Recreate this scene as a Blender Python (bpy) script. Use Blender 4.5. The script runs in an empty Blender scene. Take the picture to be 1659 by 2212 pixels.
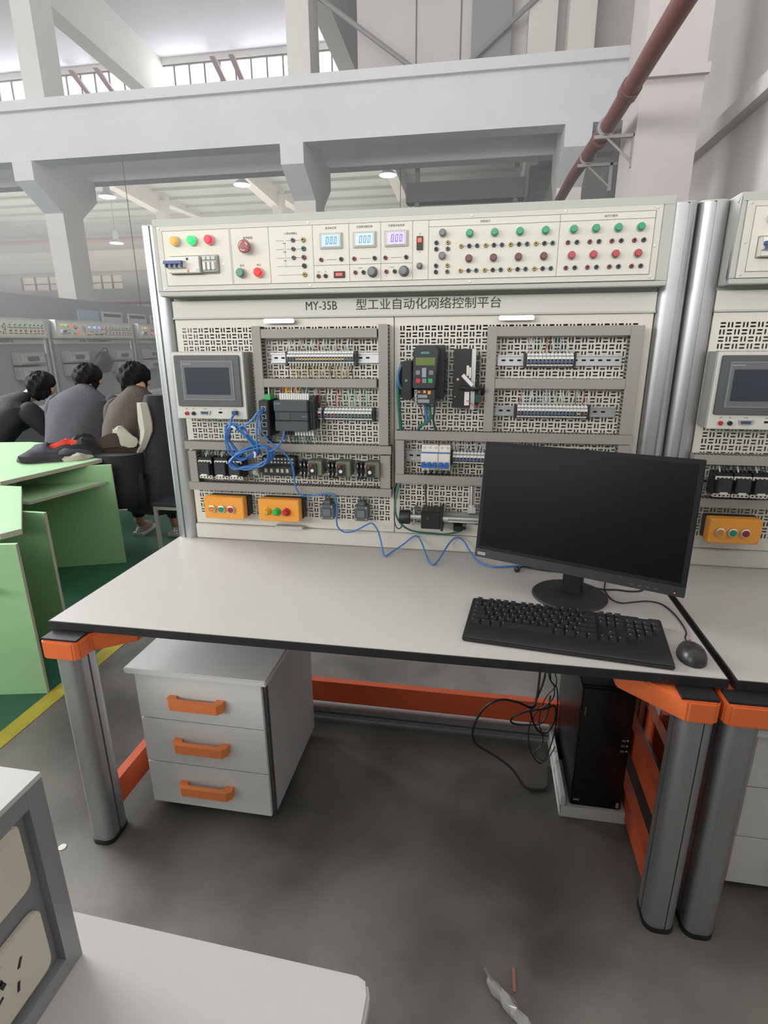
import bpy, bmesh, math, random
from mathutils import Vector, Matrix, Quaternion
R = math.radians
random.seed(7)
sc = bpy.context.scene
COL = sc.collection

# ------------------------------------------------------------------ camera
def look(yaw, pitch, roll):
    cy, sy = math.cos(yaw), math.sin(yaw)
    fw = Vector((sy*math.cos(pitch), cy*math.cos(pitch), math.sin(pitch)))
    rt = Vector((cy, -sy, 0)); up = rt.cross(fw)
    c, s = math.cos(roll), math.sin(roll)
    r2 = c*rt + s*up; u2 = -s*rt + c*up
    return Matrix((r2, u2, -fw)).transposed()
cam_d = bpy.data.cameras.new('camera'); cam = bpy.data.objects.new('camera', cam_d); COL.objects.link(cam)
cam_d.sensor_fit = 'VERTICAL'; cam_d.sensor_height = 36.0; cam_d.lens = 36.0*1194.07/2212.0
cam_d.clip_start = 0.02; cam_d.clip_end = 300
cam.matrix_world = Matrix.Translation((1.2079, -1.2461, 1.5255)) @ look(-0.1735, -0.2997, -0.0068).to_4x4()
sc.camera = cam
# ------------------------------------------------------------------ world and light
w = bpy.data.worlds.new('world'); sc.world = w; w.use_nodes = True
bg = w.node_tree.nodes['Background']; bg.inputs[0].default_value = (0.90, 0.95, 1.0, 1); bg.inputs[1].default_value = 1.5
def area(name, loc, rot, sx, sy, power, color=(1, 1, 1)):
    l = bpy.data.lights.new(name, 'AREA'); l.shape = 'RECTANGLE'; l.size = sx; l.size_y = sy; l.energy = power; l.color = color
    o = bpy.data.objects.new(name, l); COL.objects.link(o); o.location = loc; o.rotation_euler = rot; return o
# daylight from the left and through the clerestory; the other areas are added fill
area('daylight_left', (-6.0, 2.4, 3.6), Vector((6.8, -2.7, -2.9)).to_track_quat('-Z', 'Y').to_euler(), 4.0, 2.4, 500, (0.96, 0.98, 1.0))
area('fill_rear', (-4.0, -7.6, 4.2), (R(126), 0, R(-8)), 16, 4, 1450, (1.0, 0.985, 0.97))  # added fill aimed upward to brighten the hall; rear wall has no opening
area('fill_far_bay', (-14, 24, 4.5), (R(180), 0, 0), 24, 14, 1500, (1.0, 0.95, 0.86))  # added fill facing up at the far roof, not a real opening
area('fill_high_hall', (-6.0, .5, 7.6), (R(100), 0, 0), 26, 2.5, 640, (0.97, 0.98, 1.0))  # added fill for girder, columns and roof; no roof opening here
area('daylight_clerestory', (-11.3, 16.15, 8.6), (R(-90), 0, 0), 17.2, .78, 450, (0.93, 0.96, 1.0))
vs = sc.view_settings
vs.view_transform = 'Standard'; vs.look = 'None'; vs.gamma = 1.0; vs.use_curve_mapping = False; vs.exposure = 0.5

# ------------------------------------------------------------------ materials
def lin(h):
    h = h.lstrip('#'); o = []
    for i in (0, 2, 4):
        v = int(h[i:i+2], 16)/255; o.append(v/12.92 if v <= .04045 else ((v+.055)/1.055)**2.4)
    return (*o, 1)
MATS = {}
def mat(name, hexc, rough=.5, metal=0., emit=0., bump=0., bscale=60., vary=0., vscale=3., spec=.5, trans=0., alpha=1.):
    if name in MATS: return MATS[name]
    m = bpy.data.materials.new(name); m.use_nodes = True; nt = m.node_tree; b = nt.nodes['Principled BSDF']
    c = lin(hexc); b.inputs['Base Color'].default_value = c; b.inputs['Roughness'].default_value = rough
    b.inputs['Metallic'].default_value = metal; b.inputs['Specular IOR Level'].default_value = spec
    if emit: b.inputs['Emission Color'].default_value = c; b.inputs['Emission Strength'].default_value = emit
    if trans: b.inputs['Transmission Weight'].default_value = trans
    if alpha < 1: b.inputs['Alpha'].default_value = alpha
    if vary or bump:
        tc = nt.nodes.new('ShaderNodeTexCoord')
    if vary:
        n = nt.nodes.new('ShaderNodeTexNoise'); n.inputs['Scale'].default_value = vscale; n.inputs['Detail'].default_value = 6
        n.inputs['Roughness'].default_value = .6
        mp = nt.nodes.new('ShaderNodeMapRange'); mp.inputs[1].default_value = .3; mp.inputs[2].default_value = .7
        mp.inputs[3].default_value = 1-vary; mp.inputs[4].default_value = 1+vary*.5
        mx = nt.nodes.new('ShaderNodeMix'); mx.data_type = 'RGBA'; mx.blend_type = 'MULTIPLY'; mx.inputs['Factor'].default_value = 1
        mx.inputs['A'].default_value = c
        nt.links.new(tc.outputs['Object'], n.inputs['Vector']); nt.links.new(n.outputs['Fac'], mp.inputs[0])
        nt.links.new(mp.outputs[0], mx.inputs['B']); nt.links.new(mx.outputs['Result'], b.inputs['Base Color'])
    if bump:
        n2 = nt.nodes.new('ShaderNodeTexNoise'); n2.inputs['Scale'].default_value = bscale; n2.inputs['Detail'].default_value = 4
        bp = nt.nodes.new('ShaderNodeBump'); bp.inputs['Strength'].default_value = bump; bp.inputs['Distance'].default_value = .01
        nt.links.new(tc.outputs['Object'], n2.inputs['Vector']); nt.links.new(n2.outputs['Fac'], bp.inputs['Height'])
        nt.links.new(bp.outputs[0], b.inputs['Normal'])
    MATS[name] = m; return m
concrete = mat('painted_concrete', '#d6d6da', .85, vary=.07, vscale=.7, bump=.15, bscale=6)
concrete_w = mat('painted_concrete_warm', '#dcd9d2', .85, vary=.07, vscale=.7, bump=.15, bscale=6)
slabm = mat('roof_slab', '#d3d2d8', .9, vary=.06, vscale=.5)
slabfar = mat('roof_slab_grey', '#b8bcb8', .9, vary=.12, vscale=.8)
cream = mat('cream_paint', '#ddd6c6', .8, vary=.05, vscale=1)
wallp = mat('wall_plaster', '#cfcac8', .9, vary=.06, vscale=1.1, bump=.2, bscale=8)
paint = mat('grey_paint', '#b6b9b2', .45, spec=.4)
paint2 = mat('grey_paint_light', '#d0cfc5', .5, spec=.4)
perfm = mat('cream_sheet', '#d8d5c8', .5)
faceplate = mat('faceplate', '#d8d6ca', .45)
alu = mat('brushed_aluminium', '#b2b4b5', .4, metal=.85)
alud = mat('aluminium_groove', '#55575a', .5, metal=.5)
ductm = mat('duct_grey', '#96938d', .6)
black = mat('black_plastic', '#1b1c1e', .45)
dark = mat('dark_plastic', '#2c2f33', .5)
darker = mat('dark_hole', '#08090a', .8)
orange = mat('orange_plastic', '#e2703a', .45)
orange_p = mat('orange_powder_coat', '#c4552f', .5)
deskm = mat('desk_laminate', '#bbb8b2', .42, vary=.035, vscale=2.5)
deskedge = mat('desk_edge_black', '#232325', .5)
chrome = mat('chrome', '#d2d2d0', .25, metal=.9)
steel = mat('galvanised_steel', '#c2c4c4', .35, metal=.8)
ink = mat('printed_line', '#5c5b57', .7)
inkd = mat('printed_text', '#3c3b3a', .7)
yellowb = mat('yellow_box', '#eda03c', .5)
white = mat('white_plastic', '#dedcd4', .5)
whitew = mat('white_wire', '#cfd2cf', .5)
blue = mat('blue_cable', '#3f79bd', .45)
redc = mat('red_plastic', '#b0212e', .4)
greenc = mat('green_plastic', '#168a5e', .4)

# ------------------------------------------------------------------ object helpers
ORG = {}
def thing(name, label, cat, loc=(0, 0, 0), rot=(0, 0, 0), group=None, kind=None):
    o = bpy.data.objects.new(name, None); COL.objects.link(o); o.empty_display_size = .05
    o.location = loc; o.rotation_euler = rot; ORG[o.name] = Vector(loc)
    return tag(o, label, cat, group, kind)
def tag(o, label, cat, group=None, kind=None):
    if label: o['label'] = label
    if cat: o['category'] = cat
    if group: o['group'] = group
    if kind: o['kind'] = kind
    return o
def org(o): return ORG.get(o.name, Vector((0, 0, 0)))
def link_mesh(name, me, parent, shift=None):
    o = bpy.data.objects.new(name, me); COL.objects.link(o)
    if parent is not None:
        o.parent = parent; s = org(parent); ORG[o.name] = s.copy()
        if s.length and shift is None: me.transform(Matrix.Translation(-s))
    else: ORG[o.name] = Vector((0, 0, 0))
    return o
class M:
    def __init__(s): s.v = []; s.f = []; s.mi = []; s.mats = []; s.T = None
    def m(s, mt):
        if mt not in s.mats: s.mats.append(mt)
        return s.mats.index(mt)
    def add(s, vs_, fs, mt):
        b = len(s.v); k = s.m(mt)
        for p in vs_:
            p = Vector(p); s.v.append(tuple(s.T @ p if s.T else p))
        for f in fs: s.f.append(tuple(b+i for i in f)); s.mi.append(k)
        return s
    def box(s, x0, x1, y0, y1, z0, z1, mt):
        v = [(x, y, z) for z in (z0, z1) for y in (y0, y1) for x in (x0, x1)]
        return s.add(v, [(0, 2, 3, 1), (4, 5, 7, 6), (0, 1, 5, 4), (2, 6, 7, 3), (0, 4, 6, 2), (1, 3, 7, 5)], mt)
    def prism(s, pts, a0, a1, mt, axis='z'):
        # pts in the other two axes; axis z: (x,y), y: (x,z), x: (y,z)
        def P(p, a):
            return (p[0], p[1], a) if axis == 'z' else (p[0], a, p[1]) if axis == 'y' else (a, p[0], p[1])
        n = len(pts); v = [P(p, a0) for p in pts]+[P(p, a1) for p in pts]
        f = [tuple(range(n)), tuple(range(2*n-1, n-1, -1))]+[(i, (i+1) % n, n+(i+1) % n, n+i) for i in range(n)]
        return s.add(v, f, mt)
    def lathe(s, prof, c, d, mt, n=16, mats=None):
        # prof [(r,h)] along direction d from c
        d = Vector(d).normalized(); a = d.orthogonal().normalized(); b = d.cross(a); c = Vector(c)
        v = []; 
        for r, h in prof:
            for i in range(n):
                t = 2*math.pi*i/n; v.append(c+d*h+(a*math.cos(t)+b*math.sin(t))*r)
        for j in range(len(prof)-1):
            mm = mats[j] if mats else mt
            base = [v[j*n+i] for i in range(n)]+[v[(j+1)*n+i] for i in range(n)]
            s.add(base, [(i, (i+1) % n, n+(i+1) % n, n+i) for i in range(n)], mm)
        for j, mm in ((0, mats[0] if mats else mt), (len(prof)-1, mats[-1] if mats else mt)):
            if prof[j][0] > 1e-5: s.add([v[j*n+i] for i in range(n)], [tuple(range(n))], mm)
        return s
    def cyl(s, p0, p1, r, mt, n=12, r1=None):
        p0 = Vector(p0); p1 = Vector(p1)
        return s.lathe([(r, 0), (r if r1 is None else r1, (p1-p0).length)], p0, p1-p0, mt, n)
    def tube(s, pts, r, mt, n=6, smooth=True, closed=False):
        P = [Vector(p) for p in pts]
        if smooth and len(P) > 2: P = catmull(P, 5, closed)
        nrm = None; rings = []
        for i, p in enumerate(P):
            a = P[max(i-1, 0)]; b = P[min(i+1, len(P)-1)]
            t = (b-a); t = t.normalized() if t.length > 1e-9 else Vector((0, 0, 1))
            if nrm is None: nrm = t.orthogonal().normalized()
            nrm = (nrm-t*nrm.dot(t)); nrm = nrm.normalized() if nrm.length > 1e-6 else t.orthogonal().normalized()
            bn = t.cross(nrm)
            rings.append([p+(nrm*math.cos(2*math.pi*k/n)+bn*math.sin(2*math.pi*k/n))*r for k in range(n)])
        v = [q for ring in rings for q in ring]; L = len(P)
        f = [(i*n+k, i*n+(k+1) % n, (i+1)*n+(k+1) % n, (i+1)*n+k) for i in range(L-1) for k in range(n)]
        f += [tuple(range(n-1, -1, -1)), tuple((L-1)*n+k for k in range(n))]
        return s.add(v, f, mt)
    def ball(s, c, r, mt, n=12, sc_=(1, 1, 1)):
        v = []; f = []; h = n//2
        for j in range(h+1):
            for i in range(n):
                a = math.pi*j/h; b = 2*math.pi*i/n
                v.append((c[0]+r*sc_[0]*math.sin(a)*math.cos(b), c[1]+r*sc_[1]*math.sin(a)*math.sin(b), c[2]+r*sc_[2]*math.cos(a)))
        for j in range(h):
            for i in range(n): f.append((j*n+i, (j+1)*n+i, (j+1)*n+(i+1) % n, j*n+(i+1) % n))
        return s.add(v, f, mt)
    def build(s, name, parent=None, bev=0, smooth=True, seg=2):
        me = bpy.data.meshes.new(name); me.from_pydata(s.v, [], s.f)
        for mt in s.mats: me.materials.append(mt)
        me.polygons.foreach_set('material_index', s.mi)
        bm = bmesh.new(); bm.from_mesh(me)
        bmesh.ops.remove_doubles(bm, verts=bm.verts, dist=1e-6)
        bmesh.ops.recalc_face_normals(bm, faces=bm.faces)
        if bev:
            es = [e for e in bm.edges if len(e.link_faces) == 2 and e.calc_face_angle(0) > .5]
            bmesh.ops.bevel(bm, geom=es, offset=bev, segments=seg, affect='EDGES', clamp_overlap=True)
        bm.to_mesh(me); bm.free()
        if smooth:
            me.shade_smooth(); me.set_sharp_from_angle(angle=R(38))
        me.update()
        return link_mesh(name, me, parent)
def catmull(P, k=5, closed=False):
    out = []; n = len(P)
    for i in range(n-1):
        p0 = P[max(i-1, 0)]; p1 = P[i]; p2 = P[i+1]; p3 = P[min(i+2, n-1)]
        for j in range(k):
            t = j/k
            out.append(.5*((2*p1)+(p2-p0)*t+(2*p0-5*p1+4*p2-p3)*t*t+(3*p1-p0-3*p2+p3)*t**3))
    out.append(P[-1]); return out
def text(name, body, loc, size, mt, parent, rotx=90, rotz=0, align='CENTER', depth=.0003, sx=1.0, spin=0, space=1.0):
    cu = bpy.data.curves.new(name, 'FONT'); cu.body = body; cu.size = size; cu.extrude = depth; cu.align_x = align; cu.align_y = 'CENTER'
    cu.resolution_u = 2; cu.space_character = space
    o = bpy.data.objects.new(name, cu); COL.objects.link(o)
    dg = bpy.context.evaluated_depsgraph_get(); dg.update()
    me = bpy.data.meshes.new_from_object(o.evaluated_get(dg)); bpy.data.objects.remove(o)
    me.materials.clear(); me.materials.append(mt)
    me.transform(Matrix.Translation(loc) @ Matrix.Rotation(R(rotz), 4, 'Z') @ Matrix.Rotation(R(rotx), 4, 'X') @ Matrix.Rotation(R(spin), 4, 'Z') @ Matrix.Diagonal((sx, 1, 1, 1)))
    return link_mesh(name, me, parent)
def rrect(x0, x1, y0, y1, r, n=4):
    pts = []
    for cx, cy, a0 in ((x1-r, y1-r, 0), (x0+r, y1-r, 90), (x0+r, y0+r, 180), (x1-r, y0+r, 270)):
        for i in range(n+1):
            a = R(a0+90*i/n); pts.append((cx+r*math.cos(a), cy+r*math.sin(a)))
    return pts
def copy_tree(o, loc=None, rotz=None, label=None, group=None, skip=(), scale=None, parent=None):
    c = o.copy(); COL.objects.link(c)
    if parent is not None: c.parent = parent
    if loc is not None: c.location = loc
    if rotz is not None: c.rotation_euler = (c.rotation_euler[0], c.rotation_euler[1], rotz)
    if scale: c.scale = scale
    if label: c['label'] = label
    if group: c['group'] = group
    elif 'group' in c and parent is None and group == '': del c['group']
    for ch in list(KIDS.get(o.name, o.children)):
        if ch.name.split('.')[0] in skip: continue
        copy_tree(ch, parent=c, skip=skip)
    return c
KIDS = {}
def struct(name, mesh, bev=0, parent=None):
    o = mesh.build(name, parent, bev=bev, smooth=False); o['kind'] = 'structure'; return o
# aluminium profile: rounded outline with grooves
def profile(x0, x1, y0, y1, r=.03, gx=None, g=.007, gd=.007, side_g=True):
    n = 5; pts = []
    gx = (x0+x1)/2 if gx is None else gx; gy = (y0+y1)/2
    def arc(cx, cy, a0):
        for i in range(n+1):
            a = R(a0+90*i/n); pts.append((cx+r*math.cos(a), cy+r*math.sin(a)))
    arc(x1-r, y1-r, 0)
    arc(x0+r, y1-r, 90)
    if side_g: pts += [(x0, gy+g/2), (x0+gd, gy+g/2), (x0+gd, gy-g/2), (x0, gy-g/2)]
    arc(x0+r, y0+r, 180)
    pts += [(gx-g/2, y0), (gx-g/2, y0+gd), (gx+g/2, y0+gd), (gx+g/2, y0)]
    arc(x1-r, y0+r, 270)
    if side_g: pts += [(x1, gy-g/2), (x1-gd, gy-g/2), (x1-gd, gy+g/2), (x1, gy+g/2)]
    return pts

# ================================================================== THE HALL
def floor_mat():
    m = mat('floor_concrete', '#8d8a83', .55, bump=.08, bscale=25); nt = m.node_tree; b = nt.nodes['Principled BSDF']
    tc = nt.nodes.new('ShaderNodeTexCoord'); 
    def noise(sc_, det, lo, hi, dist=0):
        n = nt.nodes.new('ShaderNodeTexNoise'); n.inputs['Scale'].default_value = sc_; n.inputs['Detail'].default_value = det
        n.inputs['Distortion'].default_value = dist
        nt.links.new(tc.outputs['Object'], n.inputs['Vector'])
        r = nt.nodes.new('ShaderNodeValToRGB'); r.color_ramp.elements[0].position = lo; r.color_ramp.elements[1].position = hi
        nt.links.new(n.outputs['Fac'], r.inputs[0]); return r
    r1 = noise(1.6, 5, .35, .7, .6); r1.color_ramp.elements[0].color = lin('#5b5853'); r1.color_ramp.elements[1].color = lin('#85817a')
    r2 = noise(3.2, 7, .36, .56, .4); r2.color_ramp.elements[0].color = (.70, .69, .67, 1); r2.color_ramp.elements[1].color = (1, 1, 1, 1)
    r3 = noise(.55, 3, .45, .6); r3.color_ramp.elements[0].color = (.82, .82, .82, 1); r3.color_ramp.elements[1].color = (1.05, 1.05, 1.05, 1)
    mx = nt.nodes.new('ShaderNodeMix'); mx.data_type = 'RGBA'; mx.blend_type = 'MULTIPLY'; mx.inputs['Factor'].default_value = 1
    mx2 = nt.nodes.new('ShaderNodeMix'); mx2.data_type = 'RGBA'; mx2.blend_type = 'MULTIPLY'; mx2.inputs['Factor'].default_value = .8
    nt.links.new(r1.outputs[0], mx.inputs['A']); nt.links.new(r2.outputs[0], mx.inputs['B'])
    nt.links.new(mx.outputs['Result'], mx2.inputs['A']); nt.links.new(r3.outputs[0], mx2.inputs['B'])
    nt.links.new(mx2.outputs['Result'], b.inputs['Base Color']); return m
fm = floor_mat()
struct('floor', M().box(-36, 6, -8, 36, -.1, 0, fm))
gm = mat('floor_green', '#2f5f48', .45, vary=.15, vscale=2)
ym = mat('floor_yellow_line', '#b7aa3c', .6, vary=.25, vscale=9)
struct('floor_green', M().box(-14, -.68, -8, 14, 0, .002, gm))
struct('floor_yellow_line', M().box(-.68, -.60, -8, 9, 0, .003, ym))
# roof: near bay slopes gently down to the clerestory, far bay beyond it
near = M(); near.prism([(-9, 10.9), (16, 9.15), (16, 9.45), (-9, 11.2)], -36, 6, slabm, 'x')
struct('ceiling', near)
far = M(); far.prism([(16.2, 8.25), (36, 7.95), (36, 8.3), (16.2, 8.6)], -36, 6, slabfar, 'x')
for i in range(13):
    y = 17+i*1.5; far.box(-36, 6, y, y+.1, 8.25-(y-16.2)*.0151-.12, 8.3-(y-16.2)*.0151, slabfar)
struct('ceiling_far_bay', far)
struct('wall_right', M().box(3.75, 4.1, -8, 36, 0, 10.9, wallp).box(3.62, 3.75, 1, 10, 3.68, 3.84, wallp))
struct('wall_rear', M().box(-36, 4.1, -8.3, -8, 0, 11, wallp))
wl = M()
wl.box(-36, 3.75, 16, 16.2, 9.0, 9.6, concrete_w); wl.box(-36, 3.75, 16, 16.2, 7.6, 8.2, concrete)
wl.box(-2.7, 3.75, 16, 16.2, 8.2, 9.0, concrete)
wl.box(-1.5, 3.75, 11.55, 11.65, 6.1, 9.7, wallp); wl.box(-.35, -.33, 11.53, 11.55, 6.1, 9.7, ink); wl.box(.5, .52, 11.53, 11.55, 6.1, 9.7, ink)
struct('wall_clerestory', wl)
glass = mat('window_glass', '#ffffff', .1, alpha=.12)
frame_m = mat('window_frame', '#5d5350', .6)
for i, (a, b_) in enumerate(((-20.0, -14.4), (-13.9, -8.4), (-8.2, -2.7))):
    s_ = M(); n = 12
    for k in range(n+1):
        x = a+(b_-a)*k/n; s_.box(x-.02, x+.02, 16.04, 16.1, 8.2, 9.0, frame_m)
    s_.box(a, b_, 16.03, 16.11, 8.2, 8.24, frame_m); s_.box(a, b_, 16.03, 16.11, 8.96, 9.0, frame_m)
    win = struct('window_%d' % (i+1), s_)
    g = M().box(a, b_, 16.06, 16.07, 8.22, 8.98, glass).build('pane', win, smooth=False)
# sloping struts in front of the clerestory glass
strut = mat('rusty_strut', '#8c6c66', .7)
for lab, (a, b_) in (('left strut of the left pair crossing the clerestory glass', ((-10.9, 9.0), (-10.2, 8.1))), ('right strut of the left pair crossing the clerestory glass', ((-10.1, 9.0), (-9.45, 8.1))),
               ('left strut of the middle pair crossing the clerestory glass', ((-6.55, 9.0), (-6.1, 8.1))), ('right strut of the middle pair crossing the clerestory glass', ((-6.0, 9.0), (-5.6, 8.1)))):
    tag(M().prism([(a[0], a[1]), (a[0]+.14, a[1]), (b_[0]+.14, b_[1]), (b_[0], b_[1])], 15.8, 15.95, strut, 'y').build('window_strut'), 'reddish brown '+lab, 'strut', 'struts across the high windows')
# far end wall
wf = M()
for a, b_ in ((-36, -29.6), (-26.5, -24.4), (-22.1, 3.75)): wf.box(a, b_, 34, 34.3, 4.93, 5.75, concrete_w)
wf.box(-36, 3.75, 34, 34.3, 5.75, 8.3, cream); wf.box(-36, 3.75, 34, 34.3, 0, 4.93, concrete_w)
struct('wall_far', wf)
wg = mat('far_glass', '#efd9ae', .1, alpha=.6)
for i, (a, b_) in enumerate(((-29.6, -26.5), (-24.4, -22.1))):
    s_ = M(); 
    for k in range(4): x = a+(b_-a)*k/3; s_.box(x-.05, x+.05, 34.05, 34.12, 4.93, 5.75, frame_m)
    s_.box(a, b_, 34.05, 34.12, 5.28, 5.33, frame_m)
    win = struct('window_%d' % (i+4), s_); M().box(a, b_, 34.08, 34.1, 4.93, 5.75, wg).build('pane', win, smooth=False)
struct('wall_partition', M().box(-5.3, -5.1, 3.2, 11.8, 0, 2.18, mat('partition_grey', '#979c9a', .7, vary=.05)))
# near crane girder, carried on corbels, with a rear one behind
tag(M().box(-36, 3.6, 10.2, 10.62, 5.08, 6.0, concrete).box(-36, 3.6, 10.1, 10.7, 5.93, 6.1, concrete).build('crane_girder', smooth=False), 'long pale crane girder running across the hall on the near corbels', 'beam')
tag(M().box(-36, 3.6, 12.0, 12.4, 5.12, 6.0, concrete).build('crane_girder', smooth=False), 'shaded crane girder parallel behind the near one', 'beam')
tag(M().box(-36, 3.7, 33.3, 33.8, 5.9, 6.95, cream).box(-36, 3.7, 33.2, 33.9, 6.95, 7.1, cream).build('crane_girder', smooth=False), 'cream crane girder in front of the far end wall', 'beam')
for x, lab in ((-14.2, 'pale concrete column beyond the left picture edge'), (-8.45, 'pale concrete column with hammerhead corbels left of the console'), (-2.72, 'bluish concrete column behind the middle of the console'), (2.42, 'pale concrete column beside the sloping brown pipe')):
    if x < -14: continue
    wd = .45
    col = thing('concrete_column', lab, 'column', (x, 10.9, 0), group='columns under the near crane girder')
    cm = M(); cm.box(x, x+wd, 10.85, 11.5, 0, 9.3, concrete_w)
    cm.build('shaft', col, smooth=False)
    M().prism([(10.85, 4.25), (10.15, 4.72), (10.15, 5.08), (10.85, 5.08)], x, x+wd, concrete, 'x').build('corbel', col, smooth=False)
    M().prism([(11.5, 4.25), (12.1, 4.70), (12.1, 5.12), (11.5, 5.12)], x, x+wd, concrete_w, 'x').build('corbel', col, smooth=False)
# roof beams running away from the camera in line with the columns
for x, lab in ((-14.2, 'roof beam over the far left bay of the hall'), (-8.5, 'deep roof beam sloping down over the hammerhead column'), (-2.72, 'roof beam meeting the middle column behind the console'), (2.4, 'roof beam above the right hand column')):
    bm_ = M()
    bm_.prism([(-6, 9.55), (16, 8.0), (25.2, 7.3), (25.2, 7.75), (34, 7.9), (34, 8.1), (16.2, 8.4), (16, 9.4), (-6, 10.9)], x, x+.42, concrete_w, 'x')
    ob = tag(bm_.build('roof_beam', smooth=False), lab, 'beam', 'roof beams')
for x, lab in ((-14.0, 'far slim column end showing left of the console top'), (-8.35, 'far slim column end above the lit push buttons'), (-2.6, 'far slim column end above the three meters')):
    tag(M().box(x, x+.45, 25.0, 25.5, 0, 7.75, concrete_w).build('concrete_column', smooth=False), lab, 'column', 'columns of the next bay')
# horizontal bracing over the girder, pipes, bracket
brm = mat('painted_angle_steel', '#8f8b88', .6)
for p, q, lab in (((-2.2, 7.76), (.05, 6.2), 'thin bracing angle falling to the right above the girder'), ((.3, 6.2), (2.3, 7.7), 'bracing angle rising to the right above the girder')):
    tag(M().cyl((p[0], 11.2, p[1]), (q[0], 11.2, q[1]), .045, brm, 6).build('bracing_angle'), lab, 'brace', 'bracing above the girder')
tag(M().box(-2.0, 3.6, 10.75, 10.95, 6.08, 6.2, brm).build('bracing_angle', smooth=False), 'long steel angle lying on the girder top', 'brace', 'bracing above the girder')
tag(M().box(.72, 1.45, 11.3, 11.54, 6.2, 9.2, mat('duct_sheet_grey', '#8d918e', .7)).build('vertical_duct', smooth=False), 'grey vertical sheet duct above the girder', 'duct')  # plain grey sheet duct, one even colour
tag(M().box(1.75, 2.25, 11.25, 11.54, 6.2, 9.3, concrete_w).build('wall_pier', smooth=False), 'pale upright pier between duct and right column', 'pier')
tag(M().box(2.02, 2.16, 12.6, 12.9, 0, 5.1, mat('duct_black', '#4c5154', .6)).build('cable_ladder', smooth=False), 'dark vertical cable ladder beside the right column', 'cable ladder')
tag(M().box(-.7, 1.95, 12.8, 13.2, 4.55, 4.95, mat('hanging_dark', '#76777a', .8)).box(-.6, 1.9, 12.7, 12.8, 4.2, 4.32, brm).box(-.5, -.4, 12.85, 12.95, 4.3, 8.4, brm).box(1.7, 1.8, 12.85, 12.95, 4.3, 8.4, brm).build('crane_trolley', smooth=False), 'grey overhead crane trolley under the rear girder', 'crane')
pipe = mat('brown_pipe', '#6b4540', .5)
pp = thing('drain_pipe', 'brown pipe sloping along the right wall in front of the pillar', 'pipe', (2.3, 3, 3.4))
M().tube([(2.32, 2.6, 3.49), (2.31, 3.6, 3.50), (2.30, 5.0, 3.50), (2.26, 7.3, 3.58), (2.26, 12, 3.63)], .072, pipe, 12, smooth=False).build('pipe_run', pp)
M().lathe([(.085, 0), (.085, .16)], (2.303, 4.35, 3.50), (0, 1, 0), pipe, 12).build('pipe_socket', pp)
M().lathe([(.085, 0), (.085, .12)], (2.29, 5.6, 3.51), (0, 1, 0), pipe, 12).build('pipe_socket', pp)
br = M(); 
for y, z in ((5.25, 3.5), (6.3, 3.53)):
    br2 = M(); br2.box(2.18, 2.62, y, y+.04, z-.10, z-.07, brm); br2.tube([(2.30, y+.02, z-.09), (2.56, y+.02, z-.32)], .012, brm, 6); br2.box(2.54, 2.57, y, y+.05, z-.36, z-.06, brm)
    br2.lathe([(.078, 0), (.09, .001), (.09, .03), (.078, .03)], (2.29, y, z), (0, 1, 0), brm, 14)
    tag(br2.build('pipe_bracket'), 'steel pipe bracket %s' % ('nearer the camera on the pillar edge' if y < 6 else 'farther down the brown pipe'), 'bracket', 'brackets holding the brown pipe')
pil = thing('wall_pillar', 'broad plastered pillar behind the right end of the console', 'pillar', (2.55, 5.2, 0))
M().box(2.55, 3.1, 5.2, 5.9, 0, 9.8, mat('pillar_plaster', '#b0aaa7', .9, vary=.05, vscale=1.5)).build('shaft', pil, smooth=False)
M().box(2.53, 3.12, 5.14, 5.2, 3.84, 3.92, MATS['pillar_plaster']).build('ledge', pil, smooth=False)
redp = mat('red_pipe', '#8d5f60', .6)
tag(M().cyl((-34, 30, 7.1), (-8.5, 30, 7.1), .13, redp, 10).build('sprinkler_pipe'), 'dull red horizontal pipe under the far roof', 'pipe')
tag(M().cyl((-30, 26, 3.46), (-12, 26, 3.46), .06, mat('red_pipe2', '#a5504a', .6), 8).build('sprinkler_pipe'), 'thin red pipe low in front of the far wall', 'pipe')
lampm = mat('lamp_lens', '#fffdf5', .4, emit=4.0); lampb = mat('lamp_body', '#c9ccd0', .4)
for (x, y, z), lab in (((-11.66, 18, 6.29), 'lit high bay lamp beside the hammerhead column'), ((-17, 22, 5.45), 'lit high bay lamp far left over the partition'), ((-14.2, 22, 5.54), 'lit high bay lamp just left of the console'), ((-6.78, 18, 6.42), 'high bay lamp above the orange lit button'), ((-1.97, 18, 6.46), 'high bay lamp above the third meter')):
    l = thing('high_bay_lamp', lab, 'lamp', (x, y, z), group='high bay lamps')
    M().lathe([(.05, .5), (.10, .38), (.12, .14), (.26, .02), (.28, 0)], (x, y, z), (0, 0, 1), lampb, 20).build('housing', l)
    M().lathe([(.26, 0), (.24, .03)], (x, y, z-.02), (0, 0, 1), lampm, 20).build('lens', l)
    M().cyl((x, y, z+.5), (x, y, 8.3), .012, brm, 5).build('rod', l)
for x, y, lab in ((-6.2, 10.5, 'thin hanging cable left of the middle column'), (-.75, 12.3, 'thin hanging cable right of the middle column')):
    tag(M().cyl((x, y, 1.5), (x, y, 5.14), .008, dark, 5).build('hanging_cable'), lab, 'cable')
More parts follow.
